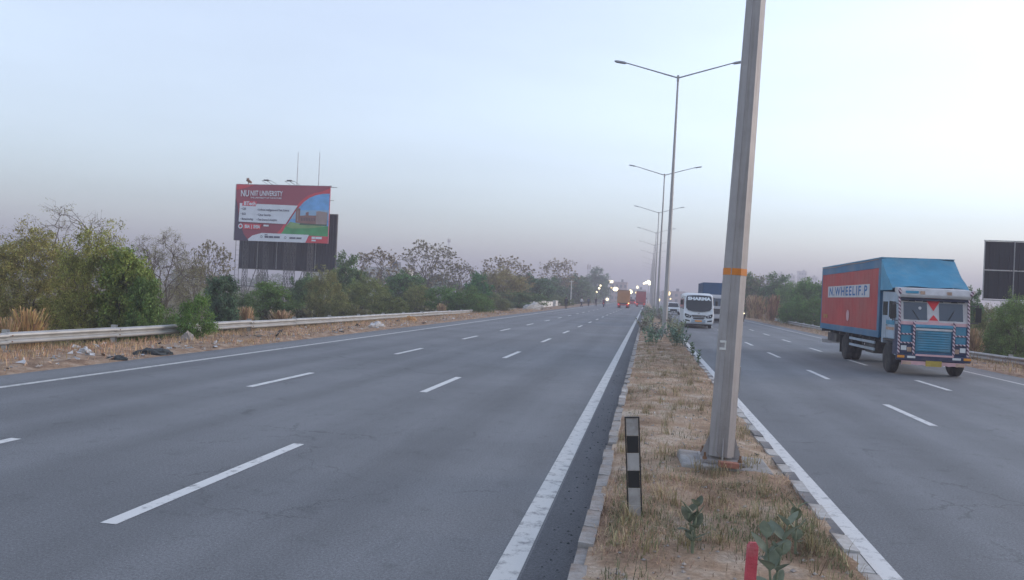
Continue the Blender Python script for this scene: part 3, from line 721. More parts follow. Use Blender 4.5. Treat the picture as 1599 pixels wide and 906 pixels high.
flat('printed_tree_row', [(.70, .31), (.70, .345), (.84, .355), (.985, .345), (.985, .305)], 6, vin['tree'])
for a in ([(.655, .35), (.655, .60), (.70, .60), (.70, .34)], [(.70, .34), (.70, .47), (.76, .48), (.76, .53), (.79, .54), (.79, .48), (.87, .48), (.87, .33)]): flat('printed_building', a, 7, vin['brick'])
flat('printed_building', [(.87, .33), (.87, .55), (.90, .56), (.985, .54), (.985, .33)], 7, vin['brick2'])
for i in range(9):
    u = .712 + i * .0175; flat('printed_window', [(u, .38), (u + .009, .38), (u + .009, .44), (u, .44)], 8, vin['win'])
flat('printed_tower_stripe', [(.672, .38), (.682, .38), (.682, .56), (.672, .56)], 8, vin['brick2'])
flat('info_panel', [(.045, .335), (.05, .665), (.672, .645), (.553, .315)], 9, vin['white'])
flat('course_tab', [(.075, .62), (.085, .71), (.235, .70), (.225, .615)], 10, vin['red2'])
flat('degree_tab', [(.095, .205), (.10, .30), (.295, .295), (.28, .205)], 9, vin['red2'])
flat('new_chip', [(.315, .265), (.32, .295), (.375, .292), (.37, .262)], 10, vin['white'])
flat('contact_band', [(.155, .03), (.20, .095), (.30, .145), (.805, .14), (.77, .0), (.16, .0)], 9, vin['white'])
flat('corner_patch', [(.805, .125), (.77, .0), (1., .0), (1., .12)], 9, vin['red'])
rot = (PI / 2, 0, 0)
def tx(s, u, v, size, m, bold=0., fit=None, k=12):
    p = P2(u, v, k); return text_obj('lettering', s, size, m, frame, p, rot, bold=bold, fit=fit * Wb if fit else None)
tx('NU', .055, .835, 1.05, vin['white'], .02, .088); tx('NIIT UNIVERSITY', .160, .842, .86, vin['white'], .014, .345)
tx('THE UNIVERSITY OF THE FUTURE', .163, .765, .26, vin['white'], .004, .335)
tx('BTech', .095, .66, .62, vin['white'], .02, .125)
for s, u, v, w in (('\u2022 CSE', .065, .565, .055), ('\u2022 ECE', .065, .475, .055), ('\u2022 Biotechnology', .065, .385, .14), ('\u2022 Artificial Intelligence and Data Science', .24, .555, .345), ('\u2022 Cyber Security', .24, .465, .15), ('\u2022 Data Science & Analytics', .24, .38, .22)):
    tx(s, u, v, .34, vin['ink'], .008, w)
tx('BBA  |  IMBA', .115, .25, .52, vin['white'], .02, .165)
disc = lambda u, v, r, k, m, nm: MB().add([(P2(u, v, k)[0] + r * math.cos(t * PI / 10), P2(u, v, k)[1], P2(u, v, k)[2] + r * math.sin(t * PI / 10)) for t in range(20)], [tuple(range(20))]).build(nm, m, frame)
disc(.068, .255, .30, 10, vin['white'], 'round_badge'); disc(.068, .255, .17, 11, vin['red'], 'badge_core')
disc(.30, .08, .15, 10, vin['ink'], 'contact_icon'); disc(.30, .08, .09, 11, vin['white'], 'icon_core'); disc(.555, .075, .15, 10, vin['ink'], 'contact_icon'); disc(.555, .075, .10, 11, vin['white'], 'icon_core')
def bars(u0, u1, v, h, m, gaps):
    u = u0
    for g in gaps:
        w = (u1 - u0) * g; flat('print_line', [(u, v), (u + w * .9, v), (u + w * .9, v + h), (u, v + h)], 12, m); u += w
bars(.335, .505, .062, .034, vin['ink'], (.28, .3, .42)); bars(.60, .735, .06, .028, vin['ink'], (.55, .45)); bars(.335, .37, .108, .014, vin['ink'], (1,)); bars(.835, .95, .07, .04, vin['white'], (.35, .65)); bars(.835, .885, .03, .025, vin['white'], (1,))
# steelwork: legs, ladder, walkway arms, masts, lamps
legx = [-4.75, -2.1, .55, 1.35, 3.55]
for x in legx:
    b = MB(); truss(b, x, .55, -.3, z0b + Hb - .2); b.build('lattice_leg', K['steel'], bd)
b = MB()
for x in (-5.95, -5.45): b.tube((x, .35, -.3), (x, .35, z0b + Hb), .03, n=5)
for k in range(22): b.tube((-5.95, .35, .2 + k * .6), (-5.45, .35, .2 + k * .6), .018, n=4)
b.build('ladder', K['steel'], bd)
b = MB(); b.box(-Wb / 2 - .1, Wb / 2 + .1, .1, .2, z0b + Hb, z0b + Hb + .08); b.box(-Wb / 2 - .1, -Wb / 2, -.1, .2, z0b, z0b + Hb); b.build('edge_frame', K['steel_l'], bd)
for x in (1.58, 4.3):
    b = MB(); b.tube((x, .3, z0b + Hb - .5), (x, .3, z0b + Hb + 4.0), .05, .03, n=6); b.build('mast', K['steel_l'], bd)
for x in (-1.35, 1.55):
    b = MB(); b.tube((x, .2, z0b + Hb), (x, -1.5, z0b + Hb + .3), .03, n=5); b.tube((x - .6, -1.5, z0b + Hb + .3), (x + .6, -1.5, z0b + Hb + .3), .03, n=5)
    b.tube((x - .6, -1.5, z0b + Hb + .3), (x - .6, .2, z0b + Hb), .02, n=5); b.tube((x + .6, -1.5, z0b + Hb + .3), (x + .6, .2, z0b + Hb), .02, n=5)
    ar = b.build('lamp_bracket', K['steel'], bd)
    q = MB(); q.box(x - .28, x + .28, -1.7, -1.4, z0b + Hb + .28, z0b + Hb + .42); q.build('floodlight', K['steel'], ar)
b = MB(); b.tube((-4.6, .2, z0b + Hb), (-4.3, -.3, z0b + Hb + .75), .05, n=5); b.hexa([(-4.5, -.5, z0b + Hb + .35), (-4.0, -.5, z0b + Hb + .1), (-4.0, -.2, z0b + Hb + .1), (-4.5, -.2, z0b + Hb + .35), (-4.45, -.5, z0b + Hb + .75), (-3.9, -.5, z0b + Hb + .3), (-3.9, -.2, z0b + Hb + .3), (-4.45, -.2, z0b + Hb + .75)])
b.build('tilted_floodlight', K['rust'], bd)
b = MB(); b.tube((Wb / 2, 0, z0b + Hb - .1), (Wb / 2 + .85, 0, z0b + Hb - .12), .035, n=5); b.tube((Wb / 2, 0, z0b + Hb - 1.65), (Wb / 2 + .5, 0, z0b + Hb - 1.66), .03, n=5); b.build('side_bar', K['steel'], bd)
# second, lower board with its dark back to us
B2 = thing('billboard', 'lower black billboard back hanging on the lattice legs under maroon board', 'billboard', (BX - 1.0, 87.6, gz(BX)))
zb0, zb1 = 3.55 - bz, 10.45 - bz
for i in range(5):
    xa = -5.75 + i * 2.52; b = MB()
    for j in range(7): b.box(xa + j * .358, xa + j * .358 + .33, -.05 - .03 * (j % 2), .05, zb0 + .06, zb1)
    b.build('backing_panel', K['board'], B2)
    if i in (1, 2, 4):
        s = MB(); s.box(xa - .05, xa + .02, -.13, -.06, zb0 + .1, zb1); s.build('seam_bar', K['steel_l'], B2)
b = MB(); b.box(-5.8, 6.85, -.1, .12, zb0 - .05, zb0 + .06); b.box(6.85, 6.95, -.1, .12, zb0 - .05, zb1); b.box(-5.8, 6.95, -.1, .12, zb1, zb1 + .1); b.build('edge_frame', K['steel'], B2)
for x in (-3.2, 2.9, 5.2):
    b = MB(); b.tube((x, -.3, zb0 + .2), (x - 1.3, -1.0, -.2), .05, n=5); b.build('brace', K['steel'], B2)
    b = MB(); truss(b, x, .5, -.3, zb0 + 2.); b.build('lattice_leg', K['steel'], B2)
b = MB(); b.box(-5.6, 6.5, -.15, .15, zb0 - 2.2, zb0 - 2.1); b.build('walkway', K['steel'], B2)

# board at the right edge, seen from behind
RBx, RBy = 23.4, 50.
R3 = thing('billboard', 'dark back of a large billboard at the right edge', 'billboard', (RBx, RBy, gz(RBx)))
zr0, zr1 = 2.95 - gz(RBx), 6.42 - gz(RBx)
for i in range(5):
    for j in range(2):
        xa = -3.75 + i * 1.62; za = zr0 + j * (zr1 - zr0) / 2; b = MB()
        for q in range(6): b.box(xa + q * .27, xa + q * .27 + .25, -.04 - .03 * (q % 2), .05, za + .04, za + (zr1 - zr0) / 2 - .02)
        b.build('backing_panel', K['board'], R3)
b = MB()
for i in range(6): b.box(-3.80 + i * 1.62, -3.755 + i * 1.62, -.14, -.08, zr0, zr1)
b.box(-3.8, 4.4, -.13, -.075, (zr0 + zr1) / 2 - .03, (zr0 + zr1) / 2 + .02); b.box(-3.8, 4.4, -.14, .0, zr0 - .07, zr0); b.box(-3.8, 4.4, -.14, .0, zr1, zr1 + .05)
b.build('edge_frame', K['steel_l'], R3)
for x in (-1.8, .8, 3.2):
    b = MB(); truss(b, x, .5, -.2, zr1 - .3, .4); b.build('lattice_leg', K['steel'], R3)

# ------------------------------------------------------------------ vehicles (fronts towards local -Y)
def wheel_mesh(r, w, n=24):
    t = MB(); t.lathe_x([(-w / 2, r * .62), (-w / 2, r * .90), (-w * .38, r), (w * .38, r), (w / 2, r * .90), (w / 2, r * .62)], (0, 0, 0), n)
    m = MB(); m.lathe_x([(-w * .46, r * .62), (-w * .30, r * .5), (-w * .28, r * .28), (-w * .44, r * .22), (-w * .44, r * .02), (w * .44, r * .02), (w * .44, r * .22), (w * .28, r * .28), (w * .30, r * .5), (w * .46, r * .62)], (0, 0, 0), n)
    return t.mesh('tyre', [K['rubber']]), m.mesh('rim', [K['rim']])
WH = {}
def wheel(parent, x, y, r, w):
    k = (r, w)
    if k not in WH: WH[k] = wheel_mesh(r, w)
    e = link('wheel', None, parent); e.location = (x, y, r)
    link('tyre', WH[k][0], e); link('rim', WH[k][1], e)
    return e
def bx(name, m, parent, *a, bevel=0): return MB().box(*a).build(name, m, parent, bevel=bevel)

# ---- the decorated blue and red box truck
T = thing('box_truck', 'decorated blue truck with red cargo box driving in the right carriageway', 'truck', (9.06, 26.35, 0))
for x in (-.42, .42): bx('chassis_rail', K['chassis'], T, x - .05, x + .05, .5, 11.0, .72, .98)
for y in (1.9, 3.2, 4.6, 6.2, 7.6, 9.2, 10.9): bx('cross_bearer', K['chassis'], T, -1.1, 1.1, y, y + .1, .98, 1.09)
for x in (-.98, .98): wheel(T, x, 1.12, .50, .28)
for x in (-.98, .98, -.68, .68): wheel(T, x, 6.75, .50, .27)
bx('front_axle', K['chassis'], T, -.85, .85, 1.04, 1.2, .42, .56); bx('rear_axle', K['chassis'], T, -.6, .6, 6.62, 6.88, .4, .62)
for s in (-1, 1):
    for z in (.62, .86): bx('side_guard', K['t_grey'], T, *sorted((s * 1.08, s * 1.13)), 2.6, 5.95, z, z + .09)
    for y in (2.7, 4.2, 5.8): bx('guard_strut', K['chassis'], T, *sorted((s * 1.03, s * 1.08)), y, y + .07, .6, 1.05)
    for y in (7.4,): bx('mud_flap', K['black'], T, *sorted((s * .6, s * 1.13)), y, y + .03, .25, .95)
b = MB(); b.lathe_x([(-.26, .26), (.26, .26)], (.72, 3.4, .74), 14); b.build('air_tank', K['chassis'], T)
b = MB(); b.box(-1.04, -.5, 3.0, 4.1, .5, .96); b.build('fuel_tank', K['chassis'], T, bevel=.05)
bx('rear_bumper', K['t_white'], T, -1.1, 1.1, 10.9, 11.0, .45, .62)
bx('spare_carrier', K['chassis'], T, -1.0, -.5, 8.6, 10.2, .6, .95)
# cargo box
y0, y1, z0, z1, hw = 2.02, 11.1, 1.10, 3.86, 1.16
box = MB().box(-hw + .03, hw - .03, y0 + .03, y1 - .03, z0 + .02, z1 - .02).build('cargo_box', K['t_blue'], T)
for s in (-1, 1):
    xs = sorted((s * (hw - .03), s * hw))
    bx('top_rail', K['t_blue'], box, *xs, y0, y1, z1 - .34, z1, bevel=.01); bx('bottom_rail', K['t_blue'], box, *xs, y0, y1, z0, z0 + .24, bevel=.01)
    bx('corner_post', K['t_blue'], box, *xs, y0, y0 + .26, z0 + .242, z1 - .342, bevel=.01); bx('corner_post', K['t_blue'], box, *xs, y1 - .14, y1, z0 + .242, z1 - .342, bevel=.01)
    b = MB(); n = 34; ya, yb = y0 + .262, y1 - .142
    for i in range(n):                                        # shallow corrugation of the red side sheet
        a = ya + (yb - ya) * i / n; c = ya + (yb - ya) * (i + 1) / n; q = (.008 if i % 2 else .011)
        b.box(*sorted((s * (hw - .03), s * (hw - q))), a, c, z0 + .242, z1 - .342)
    b.build('side_panel', K['t_red'], box)
    sg = bx('name_board', K['t_white'], box, *sorted((s * (hw - .006), s * (hw + .008))), 3.3, 9.75, 2.50, 2.98)
    if s < 0:
        text_obj('lettering', 'N.WHEELIF.P', .50, K['text_blue'], sg, (-hw - .012, 9.5, 2.735), (PI / 2, 0, -PI / 2), bold=.012, fit=5.9, space=1.25)
        text_obj('lettering', 'N P  M', .24, K['yplate'], box, (-hw - .012, 10.4, 1.66), (PI / 2, 0, -PI / 2), bold=.012)
        d = MB()
        for i in range(16): d.v.append((-hw - .012, 6.2 + .22 * math.cos(i * PI / 8), 1.78 + .22 * math.sin(i * PI / 8)))
        d.f.append(tuple(range(16))); d.mi.append(0); d.sm.append(False); d.build('round_mark', K['t_pink'], box)
bx('roof_sheet', K['t_tarp'], box, -hw - .01, hw + .01, y0 - .02, y1 + .02, z1, z1 + .03)
# tarpaulin hood sloping from the box roof to the cab roof, with wrinkles
rings = []
for i in range(9):
    t = i / 8; yy = 1.99 - 1.32 * t; zz = z1 + .01 - (z1 - 2.86) * t ** .85
    rings.append([(x, yy + .012 * math.sin(x * 9 + i), zz + .018 * math.sin(x * 5 + i * 1.3) - .03 * abs(x) ** 3) for x in np.linspace(-hw, hw, 13)])
b = MB(); nn = 13
b.add([p for r in rings for p in r], [(k * nn + i, k * nn + i + 1, (k + 1) * nn + i + 1, (k + 1) * nn + i) for k in range(8) for i in range(12)], 0, True)
for e in (0, 12):
    edge = [r[e] for r in rings]; base = (edge[0][0], 1.99, 2.74)
    b.add(edge + [(edge[0][0], .67, 2.74), base], [tuple(range(len(edge) + 2))], 0)
b.build('tarpaulin', K['t_tarp'], T)
# cab
cw = 1.10
cab = MB()
side = [(.14, .62), (.12, 1.72), (.26, 2.52), (.34, 2.66), (1.92, 2.72), (1.92, .95), (1.74, .95), (1.70, 1.12), (.56, 1.12), (.50, .62)]
cab.prism(side, -cw, cw); cabo = cab.build('cab', K['t_grey'], T, bevel=.03)
bx('cab_front_sheet', K['t_blue'], cabo, -cw - .005, cw + .005, .085, .14, .66, 1.66, bevel=.02)
for s in (-1, 1):                                              # doors and side windows
    xs = sorted((s * cw, s * (cw + .02)))
    dr = bx('door', K['t_grey'], cabo, *xs, .42, 1.36, 1.14, 1.80, bevel=.01)
    bx('door_stripe', K['t_tan'], dr, *sorted((s * (cw + .02), s * (cw + .026))), .46, 1.34, 1.42, 1.52); bx('door_stripe', K['t_cyan'], dr, *sorted((s * (cw + .02), s * (cw + .026))), .46, 1.34, 1.60, 1.74)
    bx('door_handle', K['chrome'], dr, *sorted((s * (cw + .02), s * (cw + .05))), 1.18, 1.30, 1.56, 1.59)
    b = MB(); b.prism([(.36, 1.84), (.43, 2.36), (1.12, 2.38), (1.12, 1.84)], *sorted((s * (cw + .001), s * (cw + .012)))); b.build('side_window', K['glass'], cabo)
    b = MB(); b.prism([(1.30, 1.90), (1.30, 2.36), (1.80, 2.36), (1.80, 1.90)], *sorted((s * (cw + .001), s * (cw + .012)))); b.build('rear_side_window', K['glass'], cabo)
    bx('side_skirt', K['t_navy'], cabo, *sorted((s * cw, s * (cw + .012))), .16, .60, .66, 1.64)
    b = MB(); b.tube((s * cw, .25, 2.3), (s * 1.34, -.02, 2.32), .015, n=6); b.tube((s * cw, .25, 1.75), (s * 1.34, -.02, 1.78), .015, n=6); b.tube((s * 1.34, -.02, 1.74), (s * 1.34, -.02, 2.36), .015, n=6)
    mi = b.build('mirror_arm', K['steel'], T); bx('mirror', K['black'], mi, s * 1.34 - .09, s * 1.34 + .09, -.06, -.02, 1.80, 2.26, bevel=.01)
    bx('mudguard', K['chassis'], T, *sorted((s * .80, s * (cw - .002))), .60, 1.70, 1.06, 1.115)
def wsp(x, z, o=.02):                                          # a point on the sloping windscreen plane
    return (x, .12 + (z - 1.72) * .175 - o, z)
def wpanel(name, x0, x1, za, zb, m, o=.02, par=None):
    p = [wsp(x0, za, o), wsp(x1, za, o), wsp(x1, zb, o), wsp(x0, zb, o)]; q = [(a, c + .03, d) for a, c, d in p]
    b = MB(); b.hexa([p[0], p[1], q[1], q[0], p[3], p[2], q[2], q[3]]); return b.build(name, m, par or cabo)
wpanel('windscreen_surround', -1.08, 1.08, 1.66, 2.52, K['t_white'], .012)
for s in (-1, 1):
    wpanel('windscreen', *sorted((s * .19, s * .94)), 1.80, 2.36, K['glass_b'], .02)
    w = MB(); w.tube(wsp(s * .45, 1.80, .03), wsp(s * .65, 2.1, .03), .012, n=5); w.build('wiper', K['black'], cabo)
st = MB(); st.add([wsp(-.42 + .05 * math.cos(i * PI / 6), 2.18 + .05 * math.sin(i * PI / 6), .03) for i in range(12)], [tuple(range(12))]); st.build('windscreen_sticker', K['t_white'], cabo)
for k_ in range(9):                                            # black fringe hung under the visor
    wpanel('visor_fringe', -1.0 + k_ * .225, -1.0 + k_ * .225 + .2, 2.40 - .02 * (k_ % 2), 2.455, K['black'], .034)
for s in (-1, 1):
    for y_ in (.44, 1.34): bx('door_seam', K['t_navy'], cabo, *sorted((s * (cw + .020), s * (cw + .0225))), y_, y_ + .015, 1.15, 1.79)
    MB().path([(s * 1.165, 2.3, 3.84), (s * 1.175, 4.2, 3.80), (s * 1.175, 6.3, 3.83), (s * 1.175, 8.4, 3.79), (s * 1.165, 11.0, 3.84)], .012, 5).build('roof_rope', K['t_tan'], box)
    for y_ in (4.1, 6.2, 8.3, 10.2): bx('rope_hook', K['steel'], box, *sorted((s * 1.16, s * 1.19)), y_, y_ + .05, 1.05, 1.11)
wpanel('pink_sill', -1.06, 1.06, 1.64, 1.74, K['t_pink'], .03)
wpanel('centre_pillar', -.13, .13, 1.80, 2.5, K['t_white'], .026)
def wtri(name, pts, m, o): b = MB(); p = [wsp(x, z, o) for x, z in pts]; b.add(p, [tuple(range(len(p)))]); b.build(name, m, cabo)
wtri('red_flag', [(-.30, 2.55), (0, 2.10), (.30, 2.55)], K['flagred'], .045); wtri('red_marking', [(-.15, 1.80), (.15, 1.80), (0, 1.98)], K['flagred'], .045); wtri('pink_marking', [(-.26, 1.66), (.26, 1.66), (.14, 1.80), (-.14, 1.80)], K['t_pink'], .042)
bx('gap_shade_bar', K['t_navy'], cabo, -1.06, 1.06, .10, .26, 2.42, 2.50)  # solid navy bar: shade of the gap under the visor put into colour
# roof visor with lamps
b = MB(); b.prism([(.02, 2.50), (-.04, 2.60), (.06, 2.80), (.60, 2.84), (.60, 2.70), (.28, 2.56)], -1.12, 1.12); vi = b.build('roof_visor', K['t_white'], T, bevel=.03)
for x in (-.42, .42): bx('marker_recess', K['t_tan'], vi, x - .07, x + .07, -.045, .0, 2.62, 2.72)
bx('visor_stripe', K['t_tarp'], vi, -.95, -.55, -.04, .02, 2.64, 2.72)
for s in (-1, 1):
    b = MB(); b.tube((s * 1.1, -.02, 2.62), (s * 1.17, -.02, 2.78), .05, n=8); b.build('visor_tassel', K['stripes'], vi)
# grille
g = bx('grille', K['t_cyan'], T, -.56, .56, .035, .084, .80, 1.52, bevel=.015)
for i in range(8):
    z = .84 + i * .078; b = MB(); b.hexa([(-.50, .0, z), (.50, .0, z), (.50, .034, z), (-.50, .034, z), (-.50, .022, z + .045), (.50, .022, z + .045), (.50, .034, z + .045), (-.50, .034, z + .045)]); b.build('grille_slat', K['t_cyan'], g)
bx('grille_top_bar', K['t_white'], g, -.58, .58, .0, .034, 1.47, 1.54, bevel=.01)
bx('bonnet_ledge', K['t_tarp'], T, -.62, .62, -.01, .084, 1.56, 1.66, bevel=.02)
for s in (-1, 1):
    for (za, zb) in ((1.36, 1.60), (1.08, 1.32)):
        bx('front_square', K['t_cyan'], T, *sorted((s * .70, s * 1.02)), .06, .084, za, zb, bevel=.01)
    hl = bx('headlamp_box', K['t_navy'], T, *sorted((s * .66, s * 1.06)), .045, .084, .72, 1.02, bevel=.01)
    bx('headlamp', K['lens'], hl, *sorted((s * .84, s * 1.02)), .03, .044, .82, .97, bevel=.02); bx('lamp_trim', K['t_tan'], hl, *sorted((s * .68, s * .82)), .035, .044, .78, .92)
    # striped tubes
    for p, q in (((s * 1.09, .04, .68), (s * 1.09, .04, 1.72)), ((s * 1.09, .04, 1.72), (s * 1.09, .14, 2.56)), ((s * .63, .0, .70), (s * .63, .0, 1.76))):
        MB().tube(p, q, .038, n=8).build('striped_tube', K['stripes'], T)
    for z in (1.06, 1.34): MB().tube((s * .63, .02, z), (s * 1.09, .02, z), .026, n=8).build('striped_tube', K['stripes2'] if 'stripes2' in K else K['stripes'], T)
# bumper
bx('bumper', K['t_navy'], T, -1.17, 1.17, -.06, .10, .50, .70, bevel=.03)
bx('bumper_trim', K['t_pink'], T, -.58, .62, -.075, -.061, .66, .72)
for s in (-1, 1):
    bx('indicator', K['amber'], T, *sorted((s * .93, s * 1.16)), -.085, -.062, .58, .66, bevel=.01); bx('bumper_lamp', K['lens'], T, *sorted((s * .58, s * .84)), -.08, -.062, .58, .65, bevel=.01)
lip = MB(); pts = []
for i in range(25):
    x = -1.0 + i * 2.0 / 24; pts.append((x, .36 + .02 * abs(math.sin(i * PI / 3))))
lip.prism(pts + [(1.0, .49), (-1.0, .49)], -.03, .0, axis='y'); lo = lip.build('bumper_lip', K['t_pink'], T)
bx('number_plate', K['yplate'], T, -.24, .26, -.06, -.031, .34, .52); 
for s in (-1, 1): bx('lip_patch', K['t_tan'], T, *sorted((s * .70, s * .98)), -.045, -.031, .37, .47, bevel=.01)

CABBITS = ('cab', 'mirror_arm', 'roof_visor', 'grille', 'bonnet_ledge', 'front_square', 'headlamp_box', 'striped_tube', 'bumper', 'bumper_trim', 'indicator', 'bumper_lamp', 'bumper_lip', 'number_plate', 'lip_patch', 'tarpaulin_')
for ch in T.children:                                          # the cab is a little narrower than the box
    if ch.name.split('.')[0] in CABBITS: ch.scale.x = .935; ch.location.x = -.065
# ---- plainer trucks
def box_truck(label, loc, rz, boxm, cabm, lit, L=8.5, H=3.6, group=None):
    t = thing('box_truck', label, 'truck', loc, rz, group)
    bx('chassis', K['chassis'], t, -.5, .5, .4, L, .6, 1.0)
    for x in (-.95, .95): wheel(t, x, 1.1, .5, .28); wheel(t, x, L - 2.1, .5, .28); wheel(t, x * .7, L - 2.1, .5, .28)
    cb = MB(); cb.prism([(.05, .55), (.0, 1.6), (.22, 2.55), (.4, 2.75), (1.9, 2.75), (1.9, .95), (.6, .6)], -1.08, 1.08); c = cb.build('cab', cabm, t, bevel=.04)
    b = MB(); b.hexa([(-.96, -.0, 1.66), (.96, -.0, 1.66), (.96, .02, 1.66), (-.96, .02, 1.66), (-.9, .15, 2.4), (.9, .15, 2.4), (.9, .2, 2.4), (-.9, .2, 2.4)]); b.build('windscreen', K['glass_b'], c)
    bx('grille', K['chassis'], c, -.7, .7, -.02, .06, .9, 1.4); bx('bumper', K['t_white'], t, -1.1, 1.1, -.1, .08, .45, .75, bevel=.03)
    for s in (-1, 1):
        bx('headlamp', K['lens'], c, *sorted((s * .75, s * 1.0)), -.03, .05, .95, 1.15); b = MB(); b.prism([(.3, 1.75), (.42, 2.4), (1.2, 2.4), (1.2, 1.75)], *sorted((s * 1.081, s * 1.09))); b.build('side_window', K['glass'], c)
        bx('mirror', K['black'], c, s * 1.3 - .08, s * 1.3 + .08, -.02, .03, 1.8, 2.25)
    cg = bx('cargo_box', boxm, t, -1.15, 1.15, 2.05, L, 1.0, H, bevel=.02)
    for s in (-1, 1):
        for i in range(10): bx('side_rib', boxm, cg, *sorted((s * 1.15, s * 1.175)), 2.2 + i * (L - 2.4) / 9.6, 2.28 + i * (L - 2.4) / 9.6, 1.05, H - .05)
    bx('rear_door', boxm, cg, -1.1, -.01, L, L + .03, 1.06, H - .08, bevel=.01); bx('rear_door', boxm, cg, .01, 1.1, L, L + .03, 1.06, H - .08, bevel=.01)
    bx('top_rail', K['chassis'], cg, -1.14, 1.14, L, L + .035, H - .075, H - .005)
    bx('rear_bumper', K['r_box'], t, -1.12, 1.12, L - .05, L + .05, .5, .8)
    for s in (-1, 1):
        bx('tail_lamp', K['tail'] if lit else K['flagred'], t, *sorted((s * .72, s * .98)), L + .05, L + .08, .66, .80); bx('mud_flap', K['flagred'], t, *sorted((s * .62, s * 1.1)), L - 1.4, L - 1.37, .25, .6)
    return t
t = box_truck('orange box truck seen from behind, tail lamps lit', (-4.6, 158.6, 0), PI, K['o_box'], K['t_tan'], True, 8.5, 3.5, 'trucks driving away')
bx('rear_blinker', K['blink'], t, -1.16, -.94, 8.58, 8.62, .86, 1.02)
box_truck('red box truck seen from behind beside the median', (-1.55, 195, 0), PI, K['r_box'], K['r_box'], True, 8.5, 3.72, 'trucks driving away')
box_truck('dark blue truck half hidden behind the white minibus', (6.55, 76.5, 0), 0, K['bl_box'], K['t_white'], False, 9.5, 3.95)

# ---- minibus
def rrect(hw, za, zb, y, r=.18, n=4, tuck=1.):
    pts = []
    for cx, cz, a0 in ((hw - r, za + r * .6, -PI / 2), (hw * tuck - r, zb - r, 0), (-hw * tuck + r, zb - r, PI / 2), (-hw + r, za + r * .6, PI)):
        for i in range(n + 1):
            a = a0 + i * PI / 2 / n; rz_ = r * .6 if cz < (za + zb) / 2 else r
            pts.append((cx + r * math.cos(a), y, cz + rz_ * math.sin(a)))
    return pts
Bu = thing('minibus', 'white minibus with a big dark windscreen coming along the inner right lane', 'minibus', (3.86, 59.6, 0))
b = MB(); hw = 1.10
b.loft([rrect(hw * .93, .40, 1.10, 0, .16), rrect(hw * .985, .34, 1.22, .06, .18), rrect(hw, .32, 1.42, .13, .2), rrect(hw, .32, 2.30, .42, .22, tuck=.95), rrect(hw, .32, 2.52, .58, .22, tuck=.95), rrect(hw, .32, 2.63, .95, .22, tuck=.95), rrect(hw, .32, 2.68, 2.2, .22, tuck=.95), rrect(hw, .32, 2.68, 7.2, .22, tuck=.95), rrect(hw * .96, .4, 2.55, 7.5, .22, tuck=.95)])
body = b.build('body', K['b_white'], Bu)
def bp(x, z, o): return (x, np.interp(z, [1.22, 1.42, 2.30, 2.52], [.06, .13, .42, .58]) - o + .07 * abs(x / 1.0) ** 3, z)
def bus_panel(name, outline, m, o, par): 
    p = [bp(x, z, o) for x, z in outline]; b = MB(); n = len(p)
    cz = sum(z for _, z in outline) / n; c = bp(0, cz, o + .02)
    b.add(p + [c], [(i, (i + 1) % n, n) for i in range(n)], 0, True); b.add(p + [(x, y + .14, z) for x, y, z in p], [(i, n + i, n + (i + 1) % n, (i + 1) % n) for i in range(n)], 0); return b.build(name, m, par)
ws = bus_panel('windscreen', [(-.94, 1.52), (-.80, 1.36), (-.4, 1.28), (0, 1.26), (.4, 1.28), (.80, 1.36), (.94, 1.52), (.96, 1.9), (.93, 2.36), (.85, 2.46), (.4, 2.50), (0, 2.51), (-.4, 2.50), (-.85, 2.46), (-.93, 2.36), (-.96, 1.9)], K['glass'], .10, body)
text_obj('lettering', 'SHARMA', .34, K['b_text'], ws, (0, .215, 2.23), (PI / 2 - .32, 0, 0), 'CENTER', .02, fit=1.72)
for s in (-1, 1):
    for i in range(5):
        ya = .85 + i * 1.24; pn = MB(); pn.prism([(ya, 1.42), (ya, 2.22), (ya + 1.16, 2.22), (ya + 1.16, 1.42)], *sorted((s * (hw - .03), s * (hw + .006)))); pn.build('side_window', K['glass'], body)
    hl = MB(); hl.add([(s * .52, -.0, .90), (s * 1.0, .07, 1.10), (s * 1.03, .09, .98), (s * .96, .05, .82), (s * .62, .0, .80)], [(0, 1, 2, 3, 4)] if s < 0 else [(4, 3, 2, 1, 0)]); 
    h = MB(); h.prism([(s * .50, .92), (s * 1.0, 1.12), (s * 1.03, .98), (s * .92, .80), (s * .60, .78)], -.02, .14, axis='y'); ho = h.build('headlamp', K['glass'], Bu)
    for q in (.70, .86): hh = MB(); hh.tube((s * q, -.03, .90 + (q - .7) * .3), (s * q, -.015, .90 + (q - .7) * .3), .05, n=10); hh.build('lamp_lens', K['lens'], ho)
    f = MB(); f.prism([(s * .62, .50), (s * .98, .55), (s * .98, .66), (s * .66, .60)], -.02, .1, axis='y'); f.build('fog_lamp', K['glass'], Bu)
    wheel(Bu, s * .93, 1.35, .40, .24); wheel(Bu, s * .93, 5.6, .40, .24)
    mm = MB(); mm.path([(s * 1.0, .45, 2.35), (s * 1.28, .15, 2.3), (s * 1.28, .1, 2.1)], .02, 6); mo = mm.build('mirror_arm', K['black'], Bu); bx('mirror', K['black'], mo, s * 1.28 - .09, s * 1.28 + .09, .06, .12, 1.75, 2.12, bevel=.02)
g = MB(); g.prism([(-.55, .98), (-.42, .84), (.42, .84), (.55, .98), (.46, 1.0), (-.46, 1.0)], -.03, .1, axis='y'); g.build('upper_grille', K['black'], Bu)
g = MB(); g.prism([(-.46, .80), (-.36, .70), (.36, .70), (.46, .80)], -.03, .1, axis='y'); g.build('lower_grille', K['black'], Bu)
bx('chrome_bar', K['chrome'], Bu, -.44, .44, -.045, -.031, .90, .93); bx('number_plate', K['oplate'], Bu, -.25, .25, -.05, -.01, .50, .62); bx('bumper', K['t_grey'], Bu, -.52, .52, -.035, .1, .42, .66, bevel=.02)
